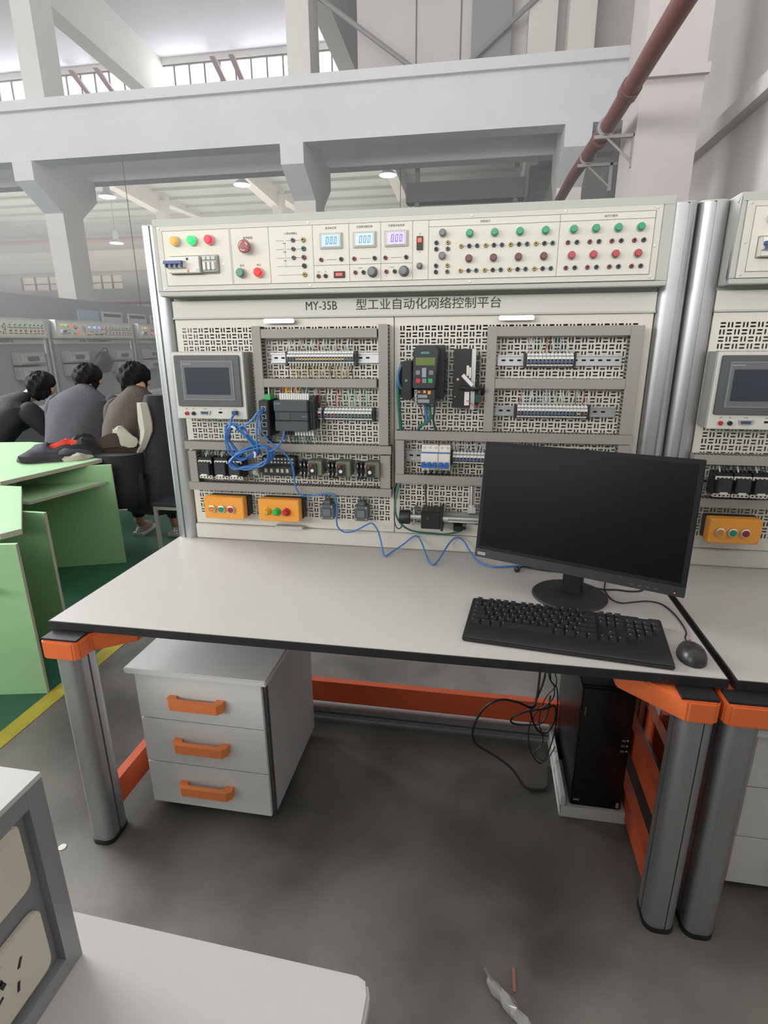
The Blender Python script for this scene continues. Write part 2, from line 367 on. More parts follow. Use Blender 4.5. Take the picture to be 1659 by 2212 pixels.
# posters on the partition
paper = mat('poster_paper', '#c7cbcc', .7); pblue = mat('poster_blue', '#a9b8c4', .7); pink = mat('poster_dark', '#6e6a69', .7)
for i, (y0, y1) in enumerate(((7.0, 7.5), (7.58, 8.12), (8.3, 8.85), (9.0, 9.5))):
    m_ = M().box(-5.1, -5.085, y0, y1, 1.72, 2.03, pblue if i == 0 else paper)
    po = thing('poster', ['pale blue poster, first of the row on the partition', 'white poster with dark heading, second on the partition', 'white poster with dark heading, third on the partition', 'white poster with dark heading nearest the bench post'][i], 'poster', (-5.1, y0, 1.72), group='posters on the partition')
    m_.build('sheet', po, smooth=False)
    if i: M().box(-5.085, -5.082, y0+.04, y1-.04, 1.95, 2.0, pink).build('heading', po, smooth=False)

# thin daylight haze hanging in the hall
hz = bpy.data.materials.new('hall_haze'); hz.use_nodes = True; nt = hz.node_tree; nt.nodes.remove(nt.nodes['Principled BSDF'])
vsn = nt.nodes.new('ShaderNodeVolumeScatter'); vsn.inputs['Color'].default_value = (.95, .97, 1, 1); vsn.inputs['Density'].default_value = .03
nt.links.new(vsn.outputs[0], nt.nodes['Material Output'].inputs['Volume'])
hzo = tag(M().box(-30, 3.7, 3.2, 33, .05, 10.5, hz).build('haze', smooth=False), 'thin pale haze filling the hall behind the benches', 'haze', kind='stuff')
# ================================================================== THE WORKBENCH
W = 1.82
def make_bench(rootname='workbench'):
    t = thing(rootname, 'pale laminate workbench with silver posts and orange rails holding the monitor', 'workbench', (0, 0, 0), group='benches of the control platform row')
    top = M(); top.box(.0, 1.812, 0, .735, .735, .7585, deskedge); top.box(.004, 1.808, .003, .735, .7585, .760, deskm)
    top.build('tabletop', t, smooth=False)
    for x0, gx in ((.04, .062), (1.705, 1.755)):
        lg = M().prism(profile(x0, x0+.075, -.052, .045, .026, gx), .015, .69, alu, 'z').build('leg', t)
        M().prism(rrect(x0-.002, x0+.077, -.054, .047, .028), 0, .016, black, 'z').build('foot_cap', lg)
    for side, x0 in ((0, .04), (1, 1.705)):
        xa, xb = x0-.03, x0+.09
        if side: xa, xb = x0-.015, x0+.078
        c_ = M()
        inn = 1 if side == 0 else -1
        if side == 0: pts = [(xa, .04), (xa, -.045), (xa+.012, -.058), (xb-.015, -.058), (xb, -.045), (xb, .0), (xb+.10, .075), (xb+.10, .13), (xa, .13)]
        else: pts = [(xb, .04), (xb, -.045), (xb-.012, -.058), (xa+.02, -.058), (xa, -.04), (xa-.11, .06), (xa-.11, .12), (xb, .12)]
        c_.prism(pts, .672, .728, orange, 'z'); c_.build('corner_bracket', t, bev=.004)
        ins = [(p[0]+(.004 if p[0] < (xa+xb)/2 else -.004), max(p[1], -.054)) for p in pts]
        M().prism([(xa+.006, .0), (xa+.006, -.05), (xb-.006, -.05), (xb-.006, 0)], .728, .734, black, 'z').build('bracket_plug', t, smooth=False)
    M().box(.1, 1.72, .09, .13, .695, .733, orange_p).build('front_rail', t, smooth=False)
    M().box(.1, 1.72, .655, .685, .09, .185, orange_p).build('rear_rail', t, smooth=False)
    M().box(.08, 1.74, .64, .69, .028, .072, alu).box(.08, 1.74, .638, .64, .045, .052, alud).build('bottom_rail', t, smooth=False)
    for x in (.065, 1.73):
        if x > 1: M().box(x, x+.03, .045, .74, .25, .335, orange_p).build('side_rail', t, smooth=False)
        M().box(x, x+.03, .045, .74, .02+.05*(x < 1), .105+.06*(x < 1), orange_p).build('side_rail', t, smooth=False)
    for x0, gx in ((-.002, .036), (1.738, 1.79)):
        po = M().prism(profile(x0, x0+.083, .722, .80, .026, gx), .012, 1.915, alu, 'z').build('post', t)
        M().prism(rrect(x0, x0+.083, .722, .80, .026), 1.915, 1.919, paint, 'z').build('post_cap', po)
        M().prism(rrect(x0, x0+.083, .722, .80, .026), 0, .012, black, 'z').build('foot_cap', po)
    # panel frame: title strip, rails
    M().box(.083, 1.738, .75, .80, 1.665, 1.70, paint).box(.083, 1.738, .737, .755, 1.606, 1.668, paint2).box(.083, 1.738, .73, .737, 1.606, 1.612, paint).build('title_strip', t, smooth=False)
    M().box(.083, 1.738, .728, .79, .762, .822, paint2).build('lower_rail', t, bev=.003)
    # rear sheet of the panel housing and the bench back
    M().box(.083, 1.738, .90, .905, .78, 1.86, mat('rear_sheet', '#7d7f7b', .7)).build('rear_sheet', t, smooth=False)
    return t
bench = make_bench()
text('platform_name', 'MY-35B', (.643, .736, 1.6435), .040, inkd, bench, sx=.88, depth=.0006)
text('platform_name', '型工业自动化网络控制平台', (1.013, .736, 1.6435), .0385, inkd, bench, sx=1.07, depth=.0006)

def perf(x0, x1, z0, z1, nx, nz, parent, hx0, hz1, y=.74, pitch=.0216, phase=0):
    """sheet with basket-weave slots that are real openings"""
    m = M(); t = .0015; X1 = hx0+nx*pitch; Z0 = hz1-nz*pitch
    for a, b_, c, d in ((x0, x1, hz1, z1), (x0, x1, z0, Z0), (x0, hx0, Z0, hz1), (X1, x1, Z0, hz1)): m.box(a, b_, y, y+t, c, d, perfm)
    v = []; f = []
    def quad(a, b_, c, d):
        i = len(v); v.extend(((a, y, c), (b_, y, c), (b_, y, d), (a, y, d))); f.append((i, i+1, i+2, i+3))
    L = .0164; wd = .0056; g = .0048
    for i in range(nx):
        for j in range(nz):
            cx = hx0+i*pitch; cz = hz1-(j+1)*pitch; p = pitch
            e0 = (p-L)/2; s1 = (p-2*wd-g)/2
            if (i+j+phase) % 2 == 0:   # horizontal slots
                zs = [cz, cz+s1, cz+s1+wd, cz+s1+wd+g, cz+s1+2*wd+g, cz+p]
                quad(cx, cx+e0, cz, cz+p); quad(cx+p-e0, cx+p, cz, cz+p)
                for k in (0, 2, 4): quad(cx+e0, cx+p-e0, zs[k], zs[k+1])
                for k in (1, 3):
                    a, b_, c, d = cx+e0, cx+p-e0, zs[k], zs[k+1]; r = wd*.3
                    for q in ((a, c, 1, 1), (b_, c, -1, 1), (a, d, 1, -1), (b_, d, -1, -1)):
                        n0 = len(v); v.extend(((q[0], y, q[1]), (q[0]+q[2]*r, y, q[1]), (q[0], y, q[1]+q[3]*r))); f.append((n0, n0+1, n0+2))
            else:
                xs = [cx, cx+s1, cx+s1+wd, cx+s1+wd+g, cx+s1+2*wd+g, cx+p]
                quad(cx, cx+p, cz, cz+e0); quad(cx, cx+p, cz+p-e0, cz+p)
                for k in (0, 2, 4): quad(xs[k], xs[k+1], cz+e0, cz+p-e0)
                for k in (1, 3):
                    a, b_, c, d = xs[k], xs[k+1], cz+e0, cz+p-e0; r = wd*.3
                    for q in ((a, c, 1, 1), (b_, c, -1, 1), (a, d, 1, -1), (b_, d, -1, -1)):
                        n0 = len(v); v.extend(((q[0], y, q[1]), (q[0]+q[2]*r, y, q[1]), (q[0], y, q[1]+q[3]*r))); f.append((n0, n0+1, n0+2))
    me = bpy.data.meshes.new('slotted_sheet'); me.from_pydata(v, [], f); me.materials.append(perfm)
    bm = bmesh.new(); bm.from_mesh(me); bmesh.ops.remove_doubles(bm, verts=bm.verts, dist=1e-7)
    ret = bmesh.ops.extrude_face_region(bm, geom=bm.faces[:])
    bmesh.ops.translate(bm, vec=(0, t, 0), verts=[q for q in ret['geom'] if isinstance(q, bmesh.types.BMVert)])
    bmesh.ops.recalc_face_normals(bm, faces=bm.faces)
    bm.to_mesh(me); bm.free(); me.update()
    link_mesh('slotted_sheet', me, parent)
    m.box(x0, x1, y+t, y+.02, z1-.012, z1, perfm).box(x0, x1, y+t, y+.02, z0, z0+.01, perfm).box(x0, x0+.008, y+t, y+.02, z0, z1, perfm).box(x1-.008, x1, y+t, y+.02, z0, z1, perfm)
    m.build('door_frame', parent, smooth=False)
def pull(xc, parent):
    M().prism(rrect(xc-.057, xc+.057, 1.588, 1.604, .006), .716, .722, chrome, 'y').prism([(xc-.052, 1.591), (xc-.042, 1.591), (xc-.042, 1.6), (xc-.052, 1.6)], .722, .741, chrome, 'y').prism([(xc+.042, 1.591), (xc+.052, 1.591), (xc+.052, 1.6), (xc+.042, 1.6)], .722, .741, chrome, 'y').build('pull_handle', parent)
dl = thing('perforated_panel', 'cream slotted steel panel left of the middle seam on the main bench', 'panel', (.085, .74, .824), group='slotted mounting panels')
perf(.085, .8985, .824, 1.605, 36, 33, dl, .1065, 1.5785); pull(.493, dl)
dr = thing('perforated_panel', 'cream slotted steel panel right of the middle seam on the main bench', 'panel', (.9015, .74, .824), group='slotted mounting panels')
perf(.9015, 1.736, .824, 1.605, 36, 33, dr, .918, 1.5785, phase=1); pull(1.309, dr)

# ================================================================== THE CONTROL CONSOLE
CY = .655
lit = {k: mat('lit_'+k, h, .4, emit=e) for k, h, e in (('orange', '#f09a3c', .35), ('green', '#12e060', .8), ('red', '#f8233a', .9), ('red2', '#ff1414', 1.1), ('switch', '#ff4a38', 1.0))}
btn = {'green': mat('button_green', '#2b9a72', .35), 'red': mat('button_red', '#b04048', .35), 'darkred': mat('button_darkred', '#6a343a', .35), 'grey': mat('button_grey', '#6c6f72', .35), 'mushroom': mat('mushroom_red', '#a5605c', .45)}
ringm = mat('button_bezel', '#bfc3be', .35)
sock = {'red': mat('socket_red', '#7c4347', .5), 'black': mat('socket_black', '#3a3b3e', .5), 'blue': mat('socket_blue', '#38434e', .5), 'green': mat('socket_green', '#3f6a5c', .5), 'yellow': mat('socket_yellow', '#a8935c', .5), 'grey': mat('socket_grey', '#5c6062', .5), 'teal': mat('socket_teal', '#3c5658', .5)}
def ring_mesh(name, build):
    me_o = build.build(name); me = me_o.data; bpy.data.objects.remove(me_o); return me
def place(name, me, parent, x, z, y=CY):
    o = bpy.data.objects.new(name, me); COL.objects.link(o); o.parent = parent
    o.location = Vector((x, y, z))-org(parent); ORG[o.name] = org(parent); return o
SOCK = {k: ring_mesh('socket', M().lathe([(.0065, 0), (.0065, .006), (.0054, .0075), (.0022, .0075), (.0022, .001)], (0, 0, 0), (0, -1, 0), m_, 10, mats=[m_, m_, m_, darker, darker])) for k, m_ in sock.items()}
BEZ = ring_mesh('push_button', M().lathe([(.0125, 0), (.0125, .004), (.0115, .006), (.009, .006)], (0, 0, 0), (0, -1, 0), ringm, 18))
BEZL = ring_mesh('push_button', M().lathe([(.0165, 0), (.0165, .007), (.0150, .010), (.012, .010)], (0, 0, 0), (0, -1, 0), ringm, 20))
def cap(m_, r, h): return ring_mesh('button_cap', M().lathe([(r, .003), (r, h-.003), (r*.8, h), (0, h)], (0, 0, 0), (0, -1, 0), m_, 18))
CAPS = {k: cap(m_, .0105, .020) for k, m_ in btn.items()}
CAPL = {k: cap(m_, .0135, .024) for k, m_ in list(lit.items())+[('off_green', mat('button_dull_green', '#5d8a76', .4))]}
def button(parent, x, z, k, big=False, y=CY, lab=None):
    b = place('push_button', BEZL if big else BEZ, parent, x, z, y)
    c = bpy.data.objects.new('button_cap', (CAPL if big else CAPS)[k]); COL.objects.link(c); c.parent = b
    if lab: b['label'] = lab
    return b
lcd = [mat('lcd_blue', '#8fb0ff', .4, emit=.75), mat('lcd_blue2', '#9ab8ff', .4, emit=.75), mat('lcd_violet', '#a79cf8', .4, emit=.7)]
seg_m = mat('lcd_segment', '#28345f', .5)
def make_console(detail=True):
    t = thing('control_console', 'pale grey control console of push buttons, meters and sockets over the main bench', 'control console', (.083, CY+.02, 1.68), group='control consoles')
    b = M(); b.box(.083, 1.738, .68, .82, 1.68, 1.922, paint); b.box(.083, 1.738, .66, .68, 1.90, 1.922, paint); b.box(.083, 1.738, .66, .68, 1.68, 1.695, paint)
    b.box(.083, .098, .66, .68, 1.695, 1.90, paint); b.box(1.704, 1.738, .66, .68, 1.695, 1.90, paint); b.build('housing', t, bev=.002)
    f = M(); f.box(.099, 1.703, .657, .68, 1.696, 1.899, paint2); f.box(.12, 1.685, CY, .657, 1.712, 1.884, faceplate); f.build('faceplate', t, smooth=False)
    y = CY-.0004
    ln = M()
    def H(x0, x1, z, tk=.0011): ln.box(x0, x1, y, CY+.0003, z-tk/2, z+tk/2, ink)
    def V(x, z0, z1, tk=.0011): ln.box(x-tk/2, x+tk/2, y, CY+.0003, z0, z1, ink)
    H(.12, 1.685, 1.7125); H(.12, 1.685, 1.8835)
    for x in (.1205, .497, .6465, .767, .87, .972, 1.0225, 1.416, 1.684): V(x, 1.7125, 1.8835)
    ln.box(.3585, .3665, y, CY+.0003, 1.7125, 1.8835, paint)
    H(1.0225, 1.684, 1.864); H(.6465, .972, 1.7635)
    for z in (1.841, 1.815, 1.789, 1.7635, 1.737): H(.521, .548, z, .0009); H(.556 if z > 1.77 else .548, .612, z, .0009)
    if detail:
        for z in (1.806, 1.7355):
            for k in range(4): H(1.128+.0752*k, 1.170+.0752*k, z, .0008)
        V(.552, 1.76, 1.835, .0006)
        for k in range(3): ln.box(.545, .555, y, CY, 1.832-.026*k, 1.834-.026*k, ink)
        for x0 in (.690, .801, .903): H(x0, x0+.035, 1.780, .0012)
    ln.build('printed_lines', t, smooth=False)
    SC_ = ring_mesh('screw', M().lathe([(.0038, 0), (.0034, .002), (0, .0026)], (0, 0, 0), (0, -1, 0), steel, 8))
    for x, z in ((.109, 1.892), (.109, 1.79), (.109, 1.704), (.632, 1.891), (.632, 1.704), (1.155, 1.892), (1.155, 1.704), (1.43, 1.892), (1.688, 1.892), (1.692, 1.79), (1.688, 1.704), (.333, 1.777)):
        place('screw', SC_, t, x, z, .657)
    for x, k, lb in ((.169, 'orange', 'orange lit round indicator'), (.231, 'green', 'bright green lit round indicator'), (.293, 'red', 'red lit round indicator')):
        button(t, x, 1.851, k, True, lab=lb)
    button(t, .396, 1.747, 'off_green', True, lab='dull green unlit start button'); button(t, .458, 1.747, 'red2', True, lab='glowing red stop button')
    es = place('emergency_stop', ring_mesh('emergency_stop', M().lathe([(.012, 0), (.012, .012), (.019, .016), (.021, .024), (.019, .030), (.010, .0325), (0, .033)], (0, 0, 0), (0, -1, 0), btn['mushroom'], 24)), t, .420, 1.825)
    ar = M()
    for k in range(3):
        for j in range(5):
            a0 = R(100+120*k+j*15); a1 = R(100+120*k+(j+1)*15); q = [(math.cos(a)*r, math.sin(a)*r) for a, r in ((a0, .0115), (a1, .0115), (a1, .0145), (a0, .0145))]
            ar.prism(q, -.0335, -.031, paint2, 'y')
    o = bpy.data.objects.new('arrow_marks', ring_mesh('arrow_marks', ar)); COL.objects.link(o); o.parent = es
    # breaker group in the window
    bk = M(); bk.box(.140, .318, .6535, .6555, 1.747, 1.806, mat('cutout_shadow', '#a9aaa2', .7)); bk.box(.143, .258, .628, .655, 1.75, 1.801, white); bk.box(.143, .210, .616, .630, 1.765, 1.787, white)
    bk.build('circuit_breaker', t, bev=.0015)
    hd = M(); hd.box(.141, .207, .603, .618, 1.776, 1.786, mat('breaker_blue', '#46598a', .4))
    for k in range(4): hd.box(.146+.018*k, .151+.018*k, .603, .618, 1.766, 1.777, mat('breaker_blue', '#46598a'))
    hd.build('breaker_handle', t, bev=.001)
    M().box(.214, .219, .626, .629, 1.752, 1.760, orange).box(.213, .220, .626, .629, 1.789, 1.796, dark).box(.245, .252, .626, .629, 1.755, 1.761, ringm).build('test_buttons', t, smooth=False)
    fu = M(); fu.box(.263, .315, .640, .655, 1.753, 1.803, paint)
    for k in range(3): fu.box(.268+.016*k, .279+.016*k, .630, .642, 1.758, 1.783, white); fu.box(.266+.016*k, .280+.016*k, .634, .642, 1.789, 1.800, ringm)
    fu.build('fuse_holders', t, bev=.001)
    P = lambda x, z, k: place('socket', SOCK[k], t, x, z)
    for z, a, b_ in ((1.841, 'grey', 'yellow'), (1.815, 'grey', 'green'), (1.789, 'grey', 'red'), (1.7635, None, 'black'), (1.737, None, 'yellow')):
        if a:
            o = P(.580, z, a)
        o = P(.615, z, b_); o.scale = (1.15, 1, 1.15)
    for i, x0 in enumerate((.671, .781, .883)):
        mt = place('panel_meter', ring_mesh('panel_meter', M().box(0, .074, -.006, 0, -.023, .023, paint).box(.004, .070, -.009, -.006, -.019, .019, ringm)), t, x0, 1.835)
        o = bpy.data.objects.new('screen', ring_mesh('screen', M().box(.010, .064, -.0096, -.009, -.016, .016, lcd[i]))); COL.objects.link(o); o.parent = mt
        sg = M(); s_ = .11
        for k in range(3):
            bx = .022+.0135*k; hh = .0105; ww = .008
            def q(x0_, z0_, x1_, z1_): sg.prism([(bx+x0_+s_*z0_, z0_), (bx+x1_+s_*z0_, z0_), (bx+x1_+s_*z1_, z1_), (bx+x0_+s_*z1_, z1_)], -.0101, -.0096, seg_m, 'y')
            q(0, -hh, .0016, hh); q(ww-.0016, -hh, ww, hh); q(0, -hh, ww, -hh+.0016); q(0, hh-.0016, ww, hh)
        o = bpy.data.objects.new('digits', ring_mesh('digits', sg)); COL.objects.link(o); o.parent = mt
        P(x0+.002, 1.780, 'red'); P(x0+.069, 1.780, 'black')
    P(.662, 1.731, 'red'); P(.686, 1.731, 'black')
    rk = mat('rocker_housing', '#3a2c2c', .5)
    for bx, glow in (((.714, .751, 1.724, 1.744), (.722, .743, 1.730, 1.738)), ((.985, 1.005, 1.799, 1.839), (.989, 1.001, 1.821, 1.833))):
        s_ = M().box(bx[0], bx[1], CY-.005, CY, bx[2], bx[3], rk).build('rocker_switch', t, bev=.001)
        M().box(glow[0], glow[1], CY-.008, CY-.005, glow[2], glow[3], lit['switch']).build('rocker', s_)
    KN = ring_mesh('rotary_knob', M().lathe([(.0165, .001), (.0165, .004), (.0145, .006), (.0135, .022), (.011, .025), (0, .0255)], (0, 0, 0), (0, -1, 0), mat('knob_grey', '#6b6f6e', .35), 20))
    for x in (.843, .945): place('rotary_knob', KN, t, x, 1.739)
    k = place('rotary_knob', KN, t, .995, 1.753); k.scale = (.6, .8, .6)
    for x in (.786, .888): P(x, 1.739, 'red'); P(x+.027, 1.739, 'black')
    for z in (1.845, 1.780): button(t, 1.066, z, 'grey')
    for z in (1.818, 1.752):
        P(1.047, z, 'blue'); P(1.083, z, 'yellow'); P(1.047, z-.018, 'black'); P(1.083, z-.018, 'grey')
    for k in range(4):
        x = 1.149+.0752*k; button(t, x, 1.841, 'green'); button(t, x, 1.770, 'darkred')
        for z in (1.806, 1.7355): P(x-.025, z, 'yellow'); P(x, z, 'black'); P(x+.024, z, 'teal')
        x = 1.456+.063*k; button(t, x, 1.841, 'green'); button(t, x, 1.770, 'red')
        for z in (1.806, 1.7355): P(x-.013, z, 'red'); P(x+.013, z, 'blue')
    if detail:
        tx = [('三相电源输出', .572, 1.861, .0075), ('直流电压表', .708, 1.872, .0075), ('可调直流稳压源', .818, 1.872, .0075), ('可调直流电流源', .920, 1.872, .0075), ('按钮指示', 1.195, 1.8735, .0075), ('指示灯模块', 1.56, 1.8735, .0075),
              ('急停按钮', .425, 1.853, .0085), ('启动', .398, 1.770, .008), ('停止', .458, 1.770, .008), ('开', .995, 1.845, .005), ('关', .995, 1.793, .005), ('0~20V', .803, 1.752, .005), ('0~20mA', .905, 1.752, .005), ('+', .786, 1.726, .006), ('-', .813, 1.726, .006), ('+', .888, 1.726, .006), ('-', .915, 1.726, .006), ('+24V', .662, 1.744, .005), ('0V', .686, 1.744, .005)]
        for b_, x, z, s_ in tx: text('caption', b_, (x, CY-.0002, z), s_, inkd, t, depth=.0002)
    return t
console = make_console()
console_plain_label = None

# ================================================================== THINGS MOUNTED ON THE SLOTTED PANELS
YF = .74
ND = []
def duct(x0, x1, z0, z1, lab, y0=.69, slots=None):
    """grey slotted wiring duct with its clip-on lid"""
    t = thing('wiring_duct', lab, 'wiring duct', (x0, YF, z0), group='grey wiring ducts')
    b = M(); e = .0015; vert = (z1-z0) > (x1-x0)
    b.box(x0+e, x1-e, y0+.004, YF-.0005, z0+e, z1-e, ductm); b.build('body', t, smooth=False)
    M().box(x0, x1, y0, y0+.006, z0, z1, ductm).build('lid', t, bev=.001)
    tm = M()
    n = int(((z1-z0) if vert else (x1-x0))/.0125)
    for k in range(n):
        if vert:
            z = z0+.006+k*.0125
            for x in (x0+e-.0004, x1-e-.0002): tm.box(x, x+.0006, y0+.010, YF-.012, z, z+.005, darker)
        else:
            x = x0+.006+k*.0125
            for z in (z0+e-.0004, z1-e-.0002): tm.box(x, x+.005, y0+.010, YF-.012, z, z+.0006, darker)
    tm.build('side_slots', t, smooth=False)
    return t
duct(.398, .431, 1.166, 1.579, 'tall upright duct between touch screen and upper left terminals')
duct(.433, .848, 1.538, 1.568, 'top horizontal duct on the left panel')
duct(.431, .845, 1.370, 1.400, 'horizontal duct above the programmable controller')
duct(.853, .886, 1.168, 1.581, 'tall upright duct at the right edge of the left panel')
duct(.095, .896, 1.135, 1.165, 'full width duct under the programmable controller')
duct(.106, .138, 1.007, 1.129, 'short upright duct left of the contactors')
duct(.856, .893, 1.008, 1.131, 'short upright duct right of the last overload relay')
duct(.096, .896, .975, 1.006, 'full width duct just above the yellow button boxes')
duct(1.217, 1.249, 1.225, 1.570, 'tall upright duct right of the stepper driver')
duct(1.249, 1.663, 1.538, 1.569, 'top horizontal duct on the right panel')
duct(1.663, 1.703, 1.223, 1.568, 'tall upright duct at the right edge of the right panel')
duct(1.250, 1.664, 1.371, 1.403, 'middle horizontal duct on the right panel')
duct(.910, 1.709, 1.190, 1.222, 'full width duct running above the monitor')
duct(.912, .943, 1.064, 1.188, 'short upright duct left of the blue handled breakers')
duct(1.665, 1.705, 1.064, 1.188, 'short upright duct behind the monitor top right corner')
duct(.910, 1.709, 1.031, 1.063, 'duct above the linear slide, cut off by the monitor')
def din_rail(x0, x1, z, lab):
    t = thing('mounting_rail', lab, 'mounting rail', (x0, YF, z-.0175), group='metal mounting rails')
    M().box(x0, x1, .7325, .7335, z-.0125, z+.0125, steel).box(x0, x1, .7255, .7335, z+.0125, z+.0135, steel).box(x0, x1, .7255, .7335, z-.0135, z-.0125, steel).box(x0, x1, .7250, .7262, z+.0125, z+.0175, steel).box(x0, x1, .7250, .7262, z-.0175, z-.0125, steel).build('profile', t, smooth=False)
    s_ = M(); k = x0+.012
    while k < x1-.02: s_.prism(rrect(k, k+.014, z-.003, z+.003, .0028), .7320, .7326, darker, 'y'); k += .026
    s_.build('slots', t, smooth=False); return t
din_rail(.450, .846, 1.470, 'metal rail behind the yellow wired terminal strip, upper left panel')
din_rail(.610, .850, 1.274, 'metal rail behind the terminals right of the programmable controller')
din_rail(.150, .850, 1.062, 'metal rail carrying contactors and overload relays')
din_rail(1.256, 1.653, 1.461, 'metal rail behind the short terminal strip, upper right panel')
din_rail(1.256, 1.651, 1.293, 'metal rail behind the long terminal strip, middle right panel')
din_rail(.945, 1.69, 1.127, 'metal rail carrying the blue handled breakers')
tgrey = mat('terminal_grey', '#8f9294', .5); tlab = mat('terminal_label', '#dfe0dc', .5)
wires = {'white': whitew, 'amber': mat('wire_amber', '#cfae78', .5), 'yellow': mat('wire_yellow', '#d89b2e', .5), 'green': mat('wire_green', '#7fb09a', .5), 'red': mat('wire_red', '#b4493e', .5), 'black': mat('wire_black', '#3d4044', .5), 'blue': mat('wire_blue', '#a9b6c9', .5), 'brown': mat('wire_brown', '#7a5244', .5), 'dgreen': mat('wire_dgreen', '#2b6a5c', .5)}
band = {'yellow': mat('band_yellow', '#c2a45e', .5), 'blue': mat('band_blue', '#3c5482', .5), 'green': mat('band_green', '#446a58', .5), 'red': mat('band_red', '#9e2f38', .5), 'black': mat('band_black', '#35373b', .5)}
TB = {}
def tblock(bandk, wd):
    key = (bandk, round(wd, 4))
    if key not in TB:
        m = M(); a = wd*.47
        m.prism([(.731, -.022), (.716, -.022), (.696, -.012), (.690, -.006), (.690, .008), (.700, .018), (.716, .023), (.731, .023)], -a, a, tgrey, 'x')
        m.box(-a*.95, a*.95, .6985, .703, .0145, .0225, tlab).box(-a*.95, a*.95, .6885, .690, .005, .0125, tlab)
        m.box(-a*.55, a*.55, .6878, .6890, .0005, .0048, darker)
        m.box(-a*.85, a*.85, .6895, .6925, -.0055, .0000, band[bandk]); m.box(-a*.5, a*.5, .690, .7, -.0105, -.0065, darker)
        m.box(-a*.95, a*.95, .6975, .705, -.0165, -.0125, tlab)
        TB[key] = ring_mesh('terminal_block', m)
    return TB[key]
WM = {}
def wire_mesh(col, up, var, Lz):
    key = (col, up, var, round(Lz, 3))
    if key not in WM:
        s_ = 1 if up else -1; rr = random.Random(hash((col, up, var)) & 255); dx = (rr.random()-.5)*.014; dy = rr.random()*.012
        m = M(); m.cyl((0, .708, s_*.012), (0, .706, s_*.026), .0026, tlab, 6)
        m.tube([(0, .706, s_*.024), (dx*.5, .700-dy, s_*(.026+Lz*.3)), (dx, .705, s_*(.026+Lz*.7)), (dx*.8, .716, s_*(.028+Lz))], .0015, wires[col], 5)
        WM[key] = ring_mesh('wire', m)
    return WM[key]
def terminal_strip(lab, x0, x1, z, n, bands, up, dn, Lu, Ld, ends=True, group='terminal strips'):
    t = thing('terminal_strip', lab, 'terminal strip', (x0, .735, z), group=group)
    wd = (x1-x0)/n
    for k in range(n):
        x = x0+wd*(k+.5); o = place('terminal_block', tblock(bands[k % len(bands)], wd), t, x, z, 0)
        if up: 
            c = up[k % len(up)]
            if c: place('wire', wire_mesh(c, True, k % 4, Lu), t, x, z, 0)
        if dn:
            c = dn[k % len(dn)]
            if c: place('wire', wire_mesh(c, False, k % 4, Ld), t, x, z, 0)
    if ends:
        for x in (x0-.005, x1+.005): M().box(x-.004, x+.004, .700, .733, z-.024, z+.024, dark).build('end_stop', t, bev=.001)
    return t
terminal_strip('wide terminal strip with a yellow band on the upper left rail', .524, .764, 1.470, 22, ['black']*3+['yellow']*16+['green']*3, ['white', 'white', 'white', 'white', 'red', 'white'], ['black', 'amber', 'amber', 'amber', 'white', 'amber', 'amber'], .045, .045)
terminal_strip('narrow pair of terminals touching the programmable controller', .616, .642, 1.274, 2, ['red'], ['white', 'red'], ['white'], .075, .08, ends=False)
terminal_strip('terminal strip with a green and red band right of the programmable controller', .652, .826, 1.274, 14, ['blue', 'black', 'red', 'green', 'green', 'green', 'green', 'green', 'green', 'green', 'green', 'green', 'green', 'green'], ['black', 'white', 'white', 'red', 'red', 'green', 'green', 'white', 'green', 'green', 'white', 'green', 'green', 'white'], None, .075, .03)
terminal_strip('short terminal strip with a dark blue band on the upper right rail', 1.349, 1.497, 1.461, 12, ['blue'], ['blue', 'white', 'white', 'white', 'red', 'black', 'white', 'green'], None, .055, .02)
terminal_strip('long terminal strip with a blue band and a red end on the middle right rail', 1.328, 1.556, 1.293, 20, ['red', 'black']+['blue']*14+['black', 'yellow', 'black', 'red'], ['red', 'white', 'blue', 'white', 'white', 'blue', 'white', 'white', 'blue', 'white', 'white', 'white', 'white', 'white', 'white', 'white', 'brown', 'white', 'red', 'white'], None, .055, .02)
terminal_strip('blue banded terminal strip half hidden by the monitor edge', 1.116, 1.36, 1.127, 20, ['blue'], ['white', 'white', 'blue', 'white', 'green', 'white'], None, .03, .02)

